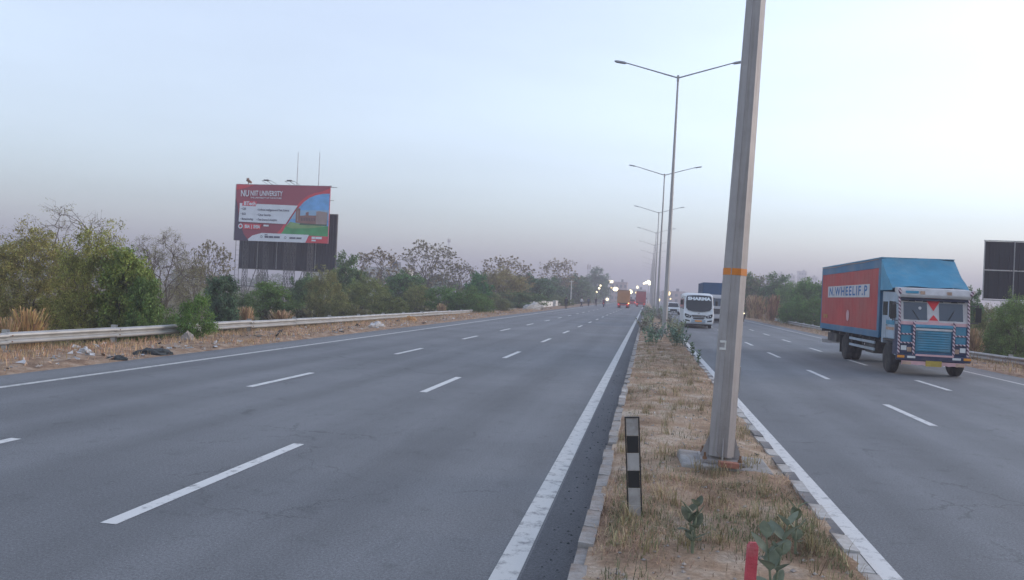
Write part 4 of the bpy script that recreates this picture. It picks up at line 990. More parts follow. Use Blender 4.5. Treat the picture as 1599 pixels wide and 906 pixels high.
bx('badge', K['chrome'], Bu, -.07, .07, -.0, .06, 1.08, 1.16, bevel=.01); bx('underbody', K['chassis'], Bu, -.95, .95, .3, 7.2, .22, .36)
bx('wiper', K['black'], body, -.5, -.47, .03, .06, 1.28, 1.32)

# ---- cars
def car(label, loc, rz, m, lit, group=None):
    t = thing('car', label, 'car', loc, rz, group); b = MB()
    def ring(y, a, zt, zb, bt): return [(-a, y, .32), (-a, y, zb), (-bt, y, zt), (bt, y, zt), (a, y, zb), (a, y, .32)]
    b.loft([ring(0, .78, .80, .66, .70), ring(.12, .86, .92, .72, .76), ring(1.1, .88, 1.02, .92, .78), ring(1.75, .88, 1.58, .98, .64), ring(2.2, .88, 1.68, .98, .66), ring(3.6, .88, 1.66, .98, .66), ring(4.1, .86, 1.1, .96, .72), ring(4.3, .80, .98, .7, .7)], 0, False)
    bo = b.build('body', m, t, bevel=.03)
    b = MB(); b.hexa([(-.74, 1.08, 1.06), (.74, 1.08, 1.06), (.74, 1.2, 1.06), (-.74, 1.2, 1.06), (-.60, 1.70, 1.60), (.60, 1.70, 1.60), (.60, 1.8, 1.58), (-.60, 1.8, 1.58)]); b.build('windscreen', K['glass'], bo)
    b = MB(); b.hexa([(-.66, 4.05, 1.16), (.66, 4.05, 1.16), (.66, 4.09, 1.16), (-.66, 4.09, 1.16), (-.58, 3.66, 1.58), (.58, 3.66, 1.58), (.58, 3.70, 1.58), (-.58, 3.70, 1.58)]); b.build('rear_window', K['glass'], bo)
    for s in (-1, 1):
        b = MB(); b.hexa([(s * .87, 1.35, 1.02), (s * .89, 1.35, 1.02), (s * .89, 3.9, 1.02), (s * .87, 3.9, 1.02), (s * .67, 1.95, 1.58), (s * .70, 1.95, 1.58), (s * .70, 3.5, 1.58), (s * .67, 3.5, 1.58)]); b.build('side_window', K['glass'], bo)
        wheel(t, s * .78, .85, .33, .2); wheel(t, s * .78, 3.45, .33, .2)
        bx('headlamp', K['head'] if lit == 'head' else K['lens'], t, *sorted((s * .52, s * .80)), -.01, .1, .66, .80); bx('tail_lamp', K['tail'] if lit == 'tail' else K['flagred'], t, *sorted((s * .55, s * .80)), 4.22, 4.33, .72, .92)
        bx('mirror', m, t, *sorted((s * .92, s * 1.08)), 1.45, 1.55, .98, 1.12)
    bx('grille', K['black'], t, -.48, .48, -.02, .08, .5, .78); bx('bumper', K['black'], t, -.76, .76, -.05, .1, .32, .48); bx('number_plate', K['t_white'], t, -.25, .25, -.07, -.051, .36, .46)
    return t
car('white car following the minibus in the inner right lane', (3.62, 108.5, 0), 0, K['b_white'], None)
car('red car with lit tail lamps between the orange and red trucks', (-4.0, 214, 0), PI, K['r_box'], 'tail')

# ------------------------------------------------------------------ trees and shrubs
class Wood:
    def __init__(s): s.V, s.F = [], []
    def seg(s, a, b, r0, r1, n=5):
        d = b - a
        if d.length < 1e-5: return
        d = d.normalized(); u = d.orthogonal().normalized(); w = d.cross(u); o = len(s.V)
        for c, r in ((a, r0), (b, r1)):
            for i in range(n):
                t = 2 * PI * i / n; s.V.append(tuple(c + u * (r * math.cos(t)) + w * (r * math.sin(t))))
        for i in range(n): s.F.append((o + i, o + (i + 1) % n, o + n + (i + 1) % n, o + n + i))
def curve_to(wd, r, a, b, ra, rb, n, sides, bow=.12, wob=.05):
    """a limb from a to b: rises a little before it bends out"""
    L = (b - a).length; q = a; pts = [a]
    for k in range(1, n + 1):
        t = k / n; p = a.lerp(b, t) + Vector((0, 0, bow * L * math.sin(PI * t)))
        if k < n: p += Vector((r.gauss(0, 1), r.gauss(0, 1), r.gauss(0, 1))) * (wob * L)
        wd.seg(q, p, ra + (rb - ra) * (k - 1) / n, ra + (rb - ra) * t, sides); q = p; pts.append(p)
    return pts
def grow(seed, H, Wd, stems, trunk, zlo, n1, n2, n3, r0, outer, lump):
    """limbs, branches and twigs that fill a lumpy dome from zlo*H to H; returns wood and twig points"""
    r = random.Random(seed); wd = Wood(); tips = []
    zc = (zlo + (1 - zlo) * .42) * H; off = Vector((r.uniform(0, 50), r.uniform(0, 50), r.uniform(0, 50)))
    def sample(lo, hi, upb=0.):
        d = Vector((r.gauss(0, 1), r.gauss(0, 1), r.gauss(0, 1) + upb)).normalized()
        k = (lo ** 3 + (hi ** 3 - lo ** 3) * r.random()) ** (1 / 3) * (1 + lump * noise.noise(d * 2.1 + off) * 1.6 + lump * .5 * noise.noise(d * 5. + off))
        rz_ = (H - zc) if d.z > 0 else (zc - zlo * H)
        return Vector((d.x * Wd / 2 * k, d.y * Wd / 2 * k, zc + d.z * rz_ * k))
    def near(L, p, up=.0): return min(L, key=lambda q: (q[0] - p).length_squared + (4. * H if q[0].z > p.z + .15 * H else 0))
    roots = []
    for i in range(stems):
        a = 2 * PI * i / stems + r.uniform(-.4, .4); o = .05 * Wd if stems > 1 else 0
        b0 = Vector((math.cos(a) * o, math.sin(a) * o, -.08)); top = Vector((math.cos(a) * o * 3.2 + r.gauss(0, .03) * Wd, math.sin(a) * o * 3.2 + r.gauss(0, .03) * Wd, trunk * H * r.uniform(.85, 1.15)))
        pts = curve_to(wd, r, b0, top, r0 * r.uniform(.8, 1.), r0 * .72, 4, 7, 0, .035); roots += [(p, r0 * .7) for p in pts[2:]]
    mains = []
    for i in range(n1):
        e = sample(.35, .62, .35); q, rq = near(roots, e); pts = curve_to(wd, r, q, e, rq * .72, rq * .34, 5, 5, .08, .05); mains += [(p, rq * .42) for p in pts[2:]]
    secs = []
    for i in range(n2):
        e = sample(.55, .86, .2); q, rq = near(mains, e); pts = curve_to(wd, r, q, e, rq * .75, rq * .35, 4, 4, .06, .07); secs += [(p, rq * .42) for p in pts[1:]]
    for i in range(n3):
        e = sample(outer, 1.0, .15); q, rq = near(secs, e); pts = curve_to(wd, r, q, e, max(.006, rq * .7), .004, 3, 3, .05, .09)
        tips += [(p, t) for p, t in zip(pts[1:], (.45, .75, 1.))]
    return wd, tips
def proto(key, seed, H, Wd, stems, trunk, zlo, n1, n2, n3, r0, outer, lump, nleaf, lsize, lasp, clump, bark, tipbias=1.):
    wd, tips = grow(seed, H, Wd, stems, trunk, zlo, n1, n2, n3, r0, outer, lump)
    r = np.random.default_rng(seed)
    T_ = np.array([t[0] for t in tips]); wgt = np.array([t[1] for t in tips]) ** tipbias; wgt *= r.uniform(.2, 1.6, len(wgt)); wgt /= wgt.sum()
    wood = np_mesh('trunk', np.array(wd.V), wd.F, [K[bark]], True)
    ci = r.choice(len(T_), nleaf, p=wgt); P = T_[ci] + r.normal(0, clump, (nleaf, 3)) * np.array([1, 1, .75])
    P[:, 2] = np.maximum(P[:, 2], .04 + .1 * r.uniform(0, 1, nleaf))
    s = lsize * r.uniform(.55, 1.35, nleaf)[:, None]
    a = r.normal(0, 1, (nleaf, 3)); a /= np.linalg.norm(a, axis=1)[:, None]
    c = np.cross(a, r.normal(0, 1, (nleaf, 3))); c /= np.linalg.norm(c, axis=1)[:, None]
    q = np.cross(a, c)
    L = np.zeros((nleaf, 4, 3)); L[:, 0] = P - a * s; L[:, 1] = P + c * s * lasp + q * s * .15; L[:, 2] = P + a * s; L[:, 3] = P - c * s * lasp + q * s * .15
    crown = np_mesh('crown', L.reshape(-1, 3), np.arange(nleaf * 4).reshape(-1, 4), [K['leaf']])
    PR[key] = (wood, crown, H, Wd)
PR = {}
#      key      seed H    W    st trunk zlo n1  n2  n3   r0   outer lump nleaf lsize asp clump bark
proto('kikar', 11, 5., 5., 4, .16, .02, 12, 60, 520, .07, .45, .22, 34000, .062, .34, .13, 'bark')
proto('kikar2', 12, 4.4, 4., 3, .16, .02, 10, 50, 420, .06, .45, .25, 27000, .060, .34, .12, 'bark')
proto('leafy', 21, 3.5, 2.6, 2, .16, .03, 9, 40, 260, .05, .45, .25, 17000, .064, .5, .11, 'bark')
proto('leafy2', 22, 3., 2.2, 2, .14, .02, 8, 36, 220, .045, .45, .25, 13000, .064, .5, .10, 'bark')
proto('bare', 31, 7., 7., 2, .22, .20, 12, 70, 520, .12, .60, .30, 2600, .05, .4, .10, 'bark_g')
proto('twiggy', 32, 5.5, 5., 2, .18, .10, 12, 90, 900, .10, .45, .15, 15000, .042, .25, .10, 'bark_g')
proto('twiggy2', 33, 4.6, 3.6, 3, .15, .06, 10, 70, 620, .07, .45, .20, 11000, .042, .25, .10, 'bark_g')
proto('dotted', 41, 10., 9., 1, .26, .30, 11, 70, 430, .17, .62, .16, 6000, .115, .55, .07, 'bark_g', 6.)
proto('dotted2', 42, 9., 7.5, 1, .26, .28, 10, 60, 360, .15, .62, .20, 4800, .11, .55, .07, 'bark_g', 6.)
proto('dense', 51, 5.5, 5.5, 1, .18, .08, 10, 44, 300, .13, .5, .25, 17000, .125, .5, .20, 'bark')
proto('dense2', 52, 6., 5.5, 2, .16, .05, 10, 44, 300, .11, .5, .28, 17000, .125, .5, .20, 'bark')
proto('shrub', 61, 1.7, 1.8, 5, .12, .0, 9, 34, 200, .018, .4, .28, 10000, .036, .45, .07, 'bark')
proto('shrub2', 62, 1.8, 2.6, 6, .10, .0, 10, 40, 240, .018, .4, .30, 12000, .042, .4, .09, 'bark')
# clumps of tall dry grass
def straw_proto(key, seed, H, Wd, n):
    r = np.random.default_rng(seed); rr = Wd * .34 * np.abs(r.normal(0, .6, n)); a = r.uniform(0, 2 * PI, n)
    P = np.stack([rr * np.cos(a), rr * np.sin(a), np.zeros(n)], 1); h = H * r.uniform(.25, 1., n) * np.exp(-.5 * (rr / (Wd * .34)) ** 2); la = a + r.normal(0, .7, n); l = r.uniform(.05, .55, n) * Wd * (.4 + .6 * h / H)
    w = .012 * r.uniform(.6, 1.4, n); pa = la + PI / 2
    pv = np.stack([np.cos(pa), np.sin(pa), np.zeros(n)], 1) * w[:, None]
    mid = P + np.stack([np.cos(la) * l * .4, np.sin(la) * l * .4, h * .6], 1); top = P + np.stack([np.cos(la) * l, np.sin(la) * l, h], 1)
    V = np.zeros((n, 6, 3)); V[:, 0] = P - pv; V[:, 1] = P + pv; V[:, 2] = mid + pv; V[:, 3] = mid - pv; V[:, 4] = top + pv * 1.6; V[:, 5] = top - pv * 1.6
    o = np.arange(n)[:, None] * 6
    F = np.concatenate([o + np.array([[0, 1, 2, 3]]), o + np.array([[3, 2, 4, 5]])])
    PR[key] = (None, np_mesh('stalks', V.reshape(-1, 3), F, [K['straw']]), H, Wd)
straw_proto('dry', 71, 1.6, 1.4, 700); straw_proto('dry2', 72, 1.3, 1.2, 520)
TREES = [
    ('kikar', -24.28, 27.0, 4.97, 4.31, (0.179, 0.163, 0.053)),
    ('kikar2', -20.34, 25.5, 4.49, 3.09, (0.179, 0.179, 0.047)),
    ('kikar', -33.88, 33.0, 5.48, 4.99, (0.156, 0.163, 0.059)),
    ('leafy', -18.52, 25.0, 3.61, 2.10, (0.128, 0.157, 0.038)),
    ('leafy2', -17.47, 24.5, 2.55, 1.24, (0.089, 0.134, 0.038)),
    ('bare', -35.26, 42.0, 7.26, 7.06, (0.159, 0.143, 0.078)),
    ('twiggy', -27.47, 40.0, 5.62, 4.71, (0.134, 0.124, 0.059)),
    ('twiggy2', -29.29, 46.0, 4.65, 3.25, (0.146, 0.13, 0.059)),
    ('dotted', -37.89, 62.0, 6.64, 3.75, (0.134, 0.117, 0.059)),
    ('leafy2', -21.93, 37.0, 3.20, 1.87, (0.058, 0.095, 0.051)),
    ('shrub', -15.05, 23.9, 1.68, 1.33, (0.085, 0.143, 0.034)),
    ('shrub2', -19.01, 27.0, 1.72, 2.50, (0.085, 0.13, 0.039)),
    ('leafy', -26.01, 50.0, 3.09, 2.86, (0.089, 0.145, 0.033)),
    ('shrub', -25.55, 46.0, 2.40, 2.01, (0.073, 0.117, 0.039)),
    ('dense', -27.09, 58.0, 3.63, 2.63, (0.073, 0.117, 0.049)),
    ('kikar2', -21.78, 50.0, 3.87, 2.86, (0.156, 0.155, 0.059)),
    ('dense2', -29.20, 72.0, 5.72, 4.11, (0.073, 0.117, 0.039)),
    ('kikar', -23.36, 62.0, 3.83, 4.38, (0.125, 0.146, 0.047)),
    ('dotted2', -35.59, 98.0, 8.56, 6.59, (0.159, 0.13, 0.078)),
    ('dense', -27.30, 84.0, 4.64, 5.36, (0.061, 0.117, 0.039)),
    ('dotted', -32.62, 112.0, 10.56, 9.41, (0.146, 0.13, 0.078)),
    ('kikar2', -21.86, 72.0, 3.17, 4.11, (0.133, 0.146, 0.047)),
    ('shrub', -18.44, 70.0, 2.94, 4.24, (0.073, 0.143, 0.034)),
    ('dotted2', -28.27, 115.0, 7.94, 5.22, (0.146, 0.13, 0.078)),
    ('shrub2', -16.27, 70.0, 2.46, 4.24, (0.073, 0.13, 0.034)),
    ('dense2', -20.42, 92.0, 4.62, 3.87, (0.03, 0.111, 0.029)),
    ('dotted', -22.04, 118.0, 8.64, 9.12, (0.159, 0.13, 0.069)),
    ('kikar', -19.80, 104.0, 6.08, 8.04, (0.179, 0.155, 0.065)),
    ('dense', -18.71, 125.0, 5.60, 7.56, (0.055, 0.104, 0.049)),
    ('shrub', -16.32, 100.0, 2.56, 6.72, (0.073, 0.117, 0.039)),
    ('dotted2', -20.11, 172.0, 11.23, 9.54, (0.159, 0.13, 0.069)),
    ('dense2', -19.10, 150.0, 5.35, 7.56, (0.061, 0.104, 0.049)),
    ('dense', -18.67, 190.0, 7.52, 8.94, (0.061, 0.104, 0.044)),
    ('dense2', -17.52, 265.0, 11.43, 9.80, (0.055, 0.104, 0.049)),
    ('kikar2', -19.28, 235.0, 6.92, 9.48, (0.093, 0.139, 0.053)),
    ('shrub2', -16.52, 140.0, 2.11, 7.06, (0.085, 0.117, 0.039)),
    ('shrub', -19.92, 58.0, 2.05, 3.31, (0.098, 0.117, 0.039)),
    ('shrub2', -19.79, 48.0, 1.84, 2.42, (0.104, 0.111, 0.044)),
    ('shrub', -21.72, 45.0, 1.84, 1.97, (0.073, 0.111, 0.039)),
    ('shrub2', -16.13, 80.0, 1.88, 4.03, (0.098, 0.111, 0.044)),
    ('shrub', -17.31, 195.0, 2.69, 7.21, (0.104, 0.104, 0.049)),
    ('dense', 15.15, 125.0, 6.56, 5.46, (0.067, 0.117, 0.044)),
    ('dotted', 17.22, 122.0, 7.03, 6.15, (0.11, 0.117, 0.059)),
    ('dense2', 19.03, 118.0, 6.39, 5.95, (0.061, 0.111, 0.044)),
    ('kikar2', 18.69, 104.0, 5.51, 5.94, (0.093, 0.163, 0.047)),
    ('dense', 19.27, 96.0, 5.52, 4.84, (0.067, 0.13, 0.034)),
    ('dense2', 20.10, 90.0, 4.99, 4.54, (0.067, 0.124, 0.034)),
    ('kikar', 21.07, 82.0, 4.51, 4.96, (0.093, 0.146, 0.047)),
    ('dense', 22.52, 74.0, 4.36, 4.97, (0.067, 0.117, 0.039)),
    ('kikar2', 22.94, 66.0, 4.08, 3.99, (0.093, 0.146, 0.047)),
    ('shrub2', 15.68, 84.0, 2.88, 4.24, (0.067, 0.13, 0.034)),
    ('shrub', 16.43, 78.0, 3.11, 3.93, (0.067, 0.124, 0.029)),
    ('dense2', 21.52, 56.0, 3.84, 1.60, (0.049, 0.104, 0.039)),
    ('kikar2', 17.65, 44.0, 2.81, 1.77, (0.133, 0.139, 0.053)),
    ('kikar', 16.89, 39.0, 3.41, 2.49, (0.093, 0.146, 0.041)),
    ('shrub2', 16.75, 40.0, 2.36, 1.75, (0.073, 0.111, 0.034)),
    ('dry', 14.72, 110.0, 3.41, 2.96, (0.216, 0.151, 0.083)),
    ('dry2', 15.14, 98.0, 3.41, 1.81, (0.209, 0.122, 0.068)),
    ('dry', -20.06, 22.2, 1.60, 1.27, (0.3, 0.2, 0.09)),
    ('dry2', -20.11, 21.5, 1.26, 0.72, (0.27, 0.19, 0.1)),
    ('dry', -21.62, 39.0, 1.49, 0.92, (0.26, 0.18, 0.1)),
    ('dry2', -20.54, 41.0, 1.25, 1.52, (0.24, 0.17, 0.1)),
    ('dry', -16.28, 60.0, 1.26, 0.91, (0.24, 0.18, 0.11)),
    ('dry2', 16.15, 42.0, 1.60, 1.27, (0.26, 0.19, 0.11)),
]
DESC = {'kikar': ('thorn_tree', 'olive-brown thorn tree'), 'leafy': ('leafy_tree', 'small leafy green tree'), 'bare': ('bare_tree', 'leafless tree with long thin branches'),
        'twiggy': ('twiggy_tree', 'grey-brown fine-twigged tree'), 'dotted': ('sparse_tree', 'tall sparse tree with tufted twigs'), 'dense': ('dense_tree', 'dense dark green tree'),
        'shrub': ('shrub', 'low green shrub'), 'dry': ('straw_clump', 'clump of tall straw grass')}
cnt = {}
def screen_x(x, y): return (x / y)
order = sorted(TREES, key=lambda t: screen_x(t[1], t[2]))
rt = random.Random(3)
for key, x, y, h, w, col in order:
    base = key.rstrip('2'); nm, ds = DESC[base]; side = 'left of the road' if x < 0 else 'beyond the right carriageway'
    cnt[(base, x < 0)] = cnt.get((base, x < 0), 0) + 1; i = cnt[(base, x < 0)]; tot = sum(1 for q in TREES if q[0].rstrip('2') == base and (q[1] < 0) == (x < 0))
    lab = '%s %s' % (ds, side) + (', %s of its kind from left' % ORD[i - 1] if tot > 1 else '')
    if base == 'shrub' and abs(x + 15.05) < .01: lab = 'green shrub growing through the left guardrail at the verge'
    t = thing(nm, lab, 'shrub' if base == 'shrub' else ('dry grass' if base == 'dry' else 'tree'), (x, y, gzz(x, y) - .03 if abs(x) > 16 else gz(x)), rt.uniform(0, 6.28), '%ss %s' % (ds.split(' with')[0], side))
    wood, crown, H, Wd = PR[key]
    t.scale = (w / Wd, w / Wd, (h + .05) / H)
    if wood: link('trunk', wood, t)
    c = link('crown' if wood else 'stalks', crown, t); c.color = (*col, 1)
# far-off woods on both sides read as one mass each
def wood_mass(name, label, spots, seed, col):
    r = np.random.default_rng(seed); Ls = []
    for x, y, h, w in spots:
        n = 260; P = r.normal(0, 1, (n, 3)); P /= np.linalg.norm(P, axis=1)[:, None]; P *= r.uniform(.6, 1.05, n)[:, None]
        P = P * np.array([w, w, h * .5]) + np.array([x, y, h * .5 + gz(x)]); P[:, 2] = np.maximum(P[:, 2], gz(x))
        s = .45 * r.uniform(.6, 1.4, n)[:, None]; a = r.normal(0, 1, (n, 3)); a /= np.linalg.norm(a, axis=1)[:, None]; c = np.cross(a, r.normal(0, 1, (n, 3))); c /= np.linalg.norm(c, axis=1)[:, None]
        L = np.zeros((n, 4, 3)); L[:, 0] = P - a * s; L[:, 1] = P + c * s * .6; L[:, 2] = P + a * s; L[:, 3] = P - c * s * .6; Ls.append(L)
    L = np.concatenate(Ls); o = link(name, np_mesh(name, L.reshape(-1, 3), np.arange(len(L) * 4).reshape(-1, 4), [K['leaf']])); o.color = (*col, 1)
    return tag(o, label, 'wood', kind='stuff')
rw = random.Random(4)
wood_mass('far_wood', 'far hazy belt of trees on the left', [(-28 - rw.random() ** 1.5 * 260 - .02 * y, y, rw.uniform(4.5, 8.5), rw.uniform(2.5, 5)) for y in [rw.uniform(150, 620) for _ in range(150)]], 1, (.06, .08, .045))
wood_mass('far_wood', 'far hazy belt of trees on the right', [(22 + rw.random() ** 1.5 * 260 + .02 * y, y, rw.uniform(4.5, 8), rw.uniform(2.5, 5)) for y in [rw.uniform(135, 620) for _ in range(150)]], 2, (.06, .08, .045))
wood_mass('far_wood', 'faint hazy treetops across the end of the road', [(rw.uniform(-90, 130), rw.uniform(640, 760), rw.uniform(6, 10), rw.uniform(4, 7)) for _ in range(110)], 3, (.07, .075, .05))
wood_mass('scrub', 'tangled low scrub behind the left guardrail', [(-17.8 - rw.random() * 14, y, rw.uniform(.5, 1.5), rw.uniform(.6, 1.3)) for y in [rw.uniform(40, 135) for _ in range(60)]], 4, (.085, .085, .045)).scale = (1, 1, 1)

# ------------------------------------------------------------------ milkweed plants on the median
def leaf_mesh(l, w, curl):
    V, F = [], []
    prof = [(0, .12), (.2, .75), (.45, 1.), (.7, .8), (.9, .38), (1., .02)]
    for t, k in prof:
        z = curl * t * t * l
        V += [(-w * k, l * t, z + .25 * w * k), (0, l * t, z), (w * k, l * t, z + .25 * w * k)]
    for i in range(len(prof) - 1):
        o = i * 3; F += [(o, o + 1, o + 4, o + 3), (o + 1, o + 2, o + 5, o + 4)]
    me = np_mesh('leaf', V, F, [K['leaf']], True); return me
LEAF = [leaf_mesh(1., .30, -.25), leaf_mesh(1., .27, .1), leaf_mesh(1., .33, -.05)]
def plant_layout(r, h, nst, ls):
    stems, lv = [], []
    for s in range(nst):
        a = r.uniform(0, 6.28); ln = h * r.uniform(.65, 1.05); l0 = r.uniform(.05, .35) if nst < 4 else r.uniform(.15, .75)
        ox, oy = (r.gauss(0, .16), r.gauss(0, .3)) if nst >= 4 else (0, 0)
        if nst >= 4: ln *= r.uniform(.45, 1.05)
        pts = [Vector((ox, oy, -.05))]
        for k in range(1, 6):
            t = k / 5; pts.append(Vector((ox + math.cos(a) * l0 * ln * t ** 1.3, oy + math.sin(a) * l0 * ln * t ** 1.3, ln * t)))
        stems.append(pts)
        nn = max(4, int(ln / (.085 * (ls / .15))))
        for k in range(1, nn + 1):
            t = .06 + .94 * k / nn; i = min(4, int(t * 5)); p = pts[i].lerp(pts[i + 1], t * 5 - i)
            sz = ls * (1.15 - .55 * abs(t - .5)) * r.uniform(.8, 1.15)
            for q in (0, PI): lv.append((p, k * PI / 2 + q + a + r.uniform(-.3, .3), r.uniform(.15, .6) + t * .45, sz))
    return stems, lv
def milkweed(label, x, y, h, nst, ls, seed, near, col, group):
    r = random.Random(seed); z = medz(x, y); t = thing('milkweed_plant', label, 'plant', (x, y, z), 0, group)
    st, lv = plant_layout(r, h, nst, ls); b = MB()
    for pts in st:
        for i in range(5): b.tube(pts[i], pts[i + 1], .011 * (1 - .12 * i), .011 * (1 - .12 * (i + 1)), 6)
    b.build('stem', K['stem'], t)
    if near:
        for p, a, tilt, sz in lv:
            o = link('leaf', r.choice(LEAF), t); o.location = p; o.rotation_euler = (tilt, 0, a); o.scale = (sz, sz, sz); c = r.uniform(.8, 1.2); o.color = (col[0] * c, col[1] * c, col[2] * c, 1)
    else:
        V, F = [], []; o = 0
        for p, a, tilt, sz in lv:
            me = r.choice(LEAF); M_ = Matrix.Translation(p) @ Matrix.Rotation(a, 4, 'Z') @ Matrix.Rotation(tilt, 4, 'X') @ Matrix.Scale(sz, 4)
            V += [tuple(M_ @ v.co) for v in me.vertices]; F += [tuple(i + o for i in f.vertices) for f in me.polygons]; o = len(V)
        c = link('foliage', np_mesh('foliage', V, F, [K['leaf']], True), t); c.color = (*col, 1)
GREYG = (.14, .165, .125)
milkweed('tallest near milkweed plant right of the red stake', .86, 5.1, .50, 2, .15, 1, True, (.085, .105, .08), 'milkweed plants close to the camera')
milkweed('small milkweed plant left of the red stake', .42, 6.0, .34, 2, .13, 2, True, (.07, .085, .06), 'milkweed plants close to the camera')
milkweed('small milkweed plant between the near lamp footing and right kerb', 1.22, 6.3, .38, 1, .14, 3, True, (.07, .085, .055), 'milkweed plants close to the camera')
milkweed('single milkweed sprig beside the right kerb line', 1.62, 24.3, .40, 2, .13, 4, True, (.08, .12, .07), 'milkweed sprigs along the right kerb')
milkweed('bushy milkweed sprig overhanging the right kerb', 1.66, 27.8, .45, 3, .14, 5, True, (.08, .12, .07), 'milkweed sprigs along the right kerb')
rk = random.Random(12); spots = []
for k in range(52):
    y = 32.5 + (k ** 1.25) * .62 + rk.uniform(-.6, .6)
    x = rk.uniform(-.22, .62) if rk.random() < .66 else rk.uniform(1.25, 1.58)
    if k in (1, 4, 7): x = 1.45
    spots.append((x, y))
spots.sort(key=lambda s: s[1])
for i, (x, y) in enumerate(spots):
    side = 'left' if x < .9 else 'right'
    sub = [s for s in spots if (s[0] < .9) == (x < .9)]; j = sub.index((x, y))
    lab = ('grey-green milkweed bush on the %s side of the median, %s nearest' % (side, ORD[j])) if j < 24 else 'far grey-green milkweed bush on the %s side of the median, %s farthest' % (side, ORD[len(sub) - 1 - j])
    milkweed(lab, x, y, rk.uniform(.7, 1.15), rk.choice((8, 9, 10)), .15, 50 + i, False, tuple(c * rk.uniform(.8, 1.2) for c in GREYG), 'milkweed bushes along the %s of the median' % side)

# ------------------------------------------------------------------ people and motorcycles
def zone_mat(name, legs, top, zw, zs):
    """clothing colours by height on one body: shoes and trousers, shirt, skin"""
    m, nt, b = _nt(name); N, Lk = nt.nodes, nt.links
    tc = N.new('ShaderNodeTexCoord'); sp = N.new('ShaderNodeSeparateXYZ'); Lk.new(tc.outputs['Object'], sp.inputs[0])
    cr = N.new('ShaderNodeValToRGB'); cr.color_ramp.interpolation = 'CONSTANT'; e = cr.color_ramp.elements
    e[0].position = 0; e[0].color = (.03, .025, .02, 1); e[1].position = .05; e[1].color = (*legs, 1)
    k = e.new(zw / 2); k.color = (*top, 1); k = e.new(zs / 2); k.color = (.22, .12, .08, 1)
    dv = N.new('ShaderNodeMath'); dv.operation = 'MULTIPLY'; dv.inputs[1].default_value = .5; Lk.new(sp.outputs['Z'], dv.inputs[0]); Lk.new(dv.outputs[0], cr.inputs[0])
    Lk.new(cr.outputs[0], b.inputs['Base Color']); b.inputs['Roughness'].default_value = .85
    return m
def body_mesh(name, J, E, R_, m, parent):
    me = bpy.data.meshes.new(name); me.from_pydata(J, E, []); me.materials.append(m)
    o = link(name, me, parent); md = o.modifiers.new('skin', 'SKIN'); md.use_smooth_shade = True
    if not me.skin_vertices: pass
    for i, v in enumerate(me.skin_vertices[0].data): v.radius = (R_[i], R_[i] * (.75 if i in (0, 1, 2) else 1)); v.use_root = (i == 0)
    sb = o.modifiers.new('subd', 'SUBSURF'); sb.levels = sb.render_levels = 2
    return o
def head_bits(parent, c, s=1.):
    b = MB(); rings = []
    for k in range(6):                                           # cap of hair over the skull
        t = k / 5 * PI * .55; rings.append([(c[0] + .112 * s * math.sin(t) * math.cos(a * PI / 6) + 0, c[1] + .125 * s * math.sin(t) * math.sin(a * PI / 6) + .015, c[2] + .03 + .125 * s * math.cos(t)) for a in range(12)])
    b.loft(rings, 0, True); b.build('hair', K['hair'], parent)
    f = MB(); f.hexa([(c[0] - .02, c[1] - .13, c[2] - .05), (c[0] + .02, c[1] - .13, c[2] - .05), (c[0] + .02, c[1] - .08, c[2] - .05), (c[0] - .02, c[1] - .08, c[2] - .05), (c[0] - .01, c[1] - .105, c[2] + .03), (c[0] + .01, c[1] - .105, c[2] + .03), (c[0] + .01, c[1] - .08, c[2] + .03), (c[0] - .01, c[1] - .08, c[2] + .03)]); f.build('nose', K['skin'], parent)
    for q in (-1, 1):
        e = MB(); e.tube((c[0] + q * .04, c[1] - .112, c[2] + .01), (c[0] + q * .04, c[1] - .09, c[2] + .01), .014, n=6); e.build('eye', K['hair'], parent)
        e = MB(); e.tube((c[0] + q * .095, c[1] + .0, c[2] - .01), (c[0] + q * .12, c[1] + .01, c[2] - .0), .03, .02, 6); e.build('ear', K['skin'], parent)
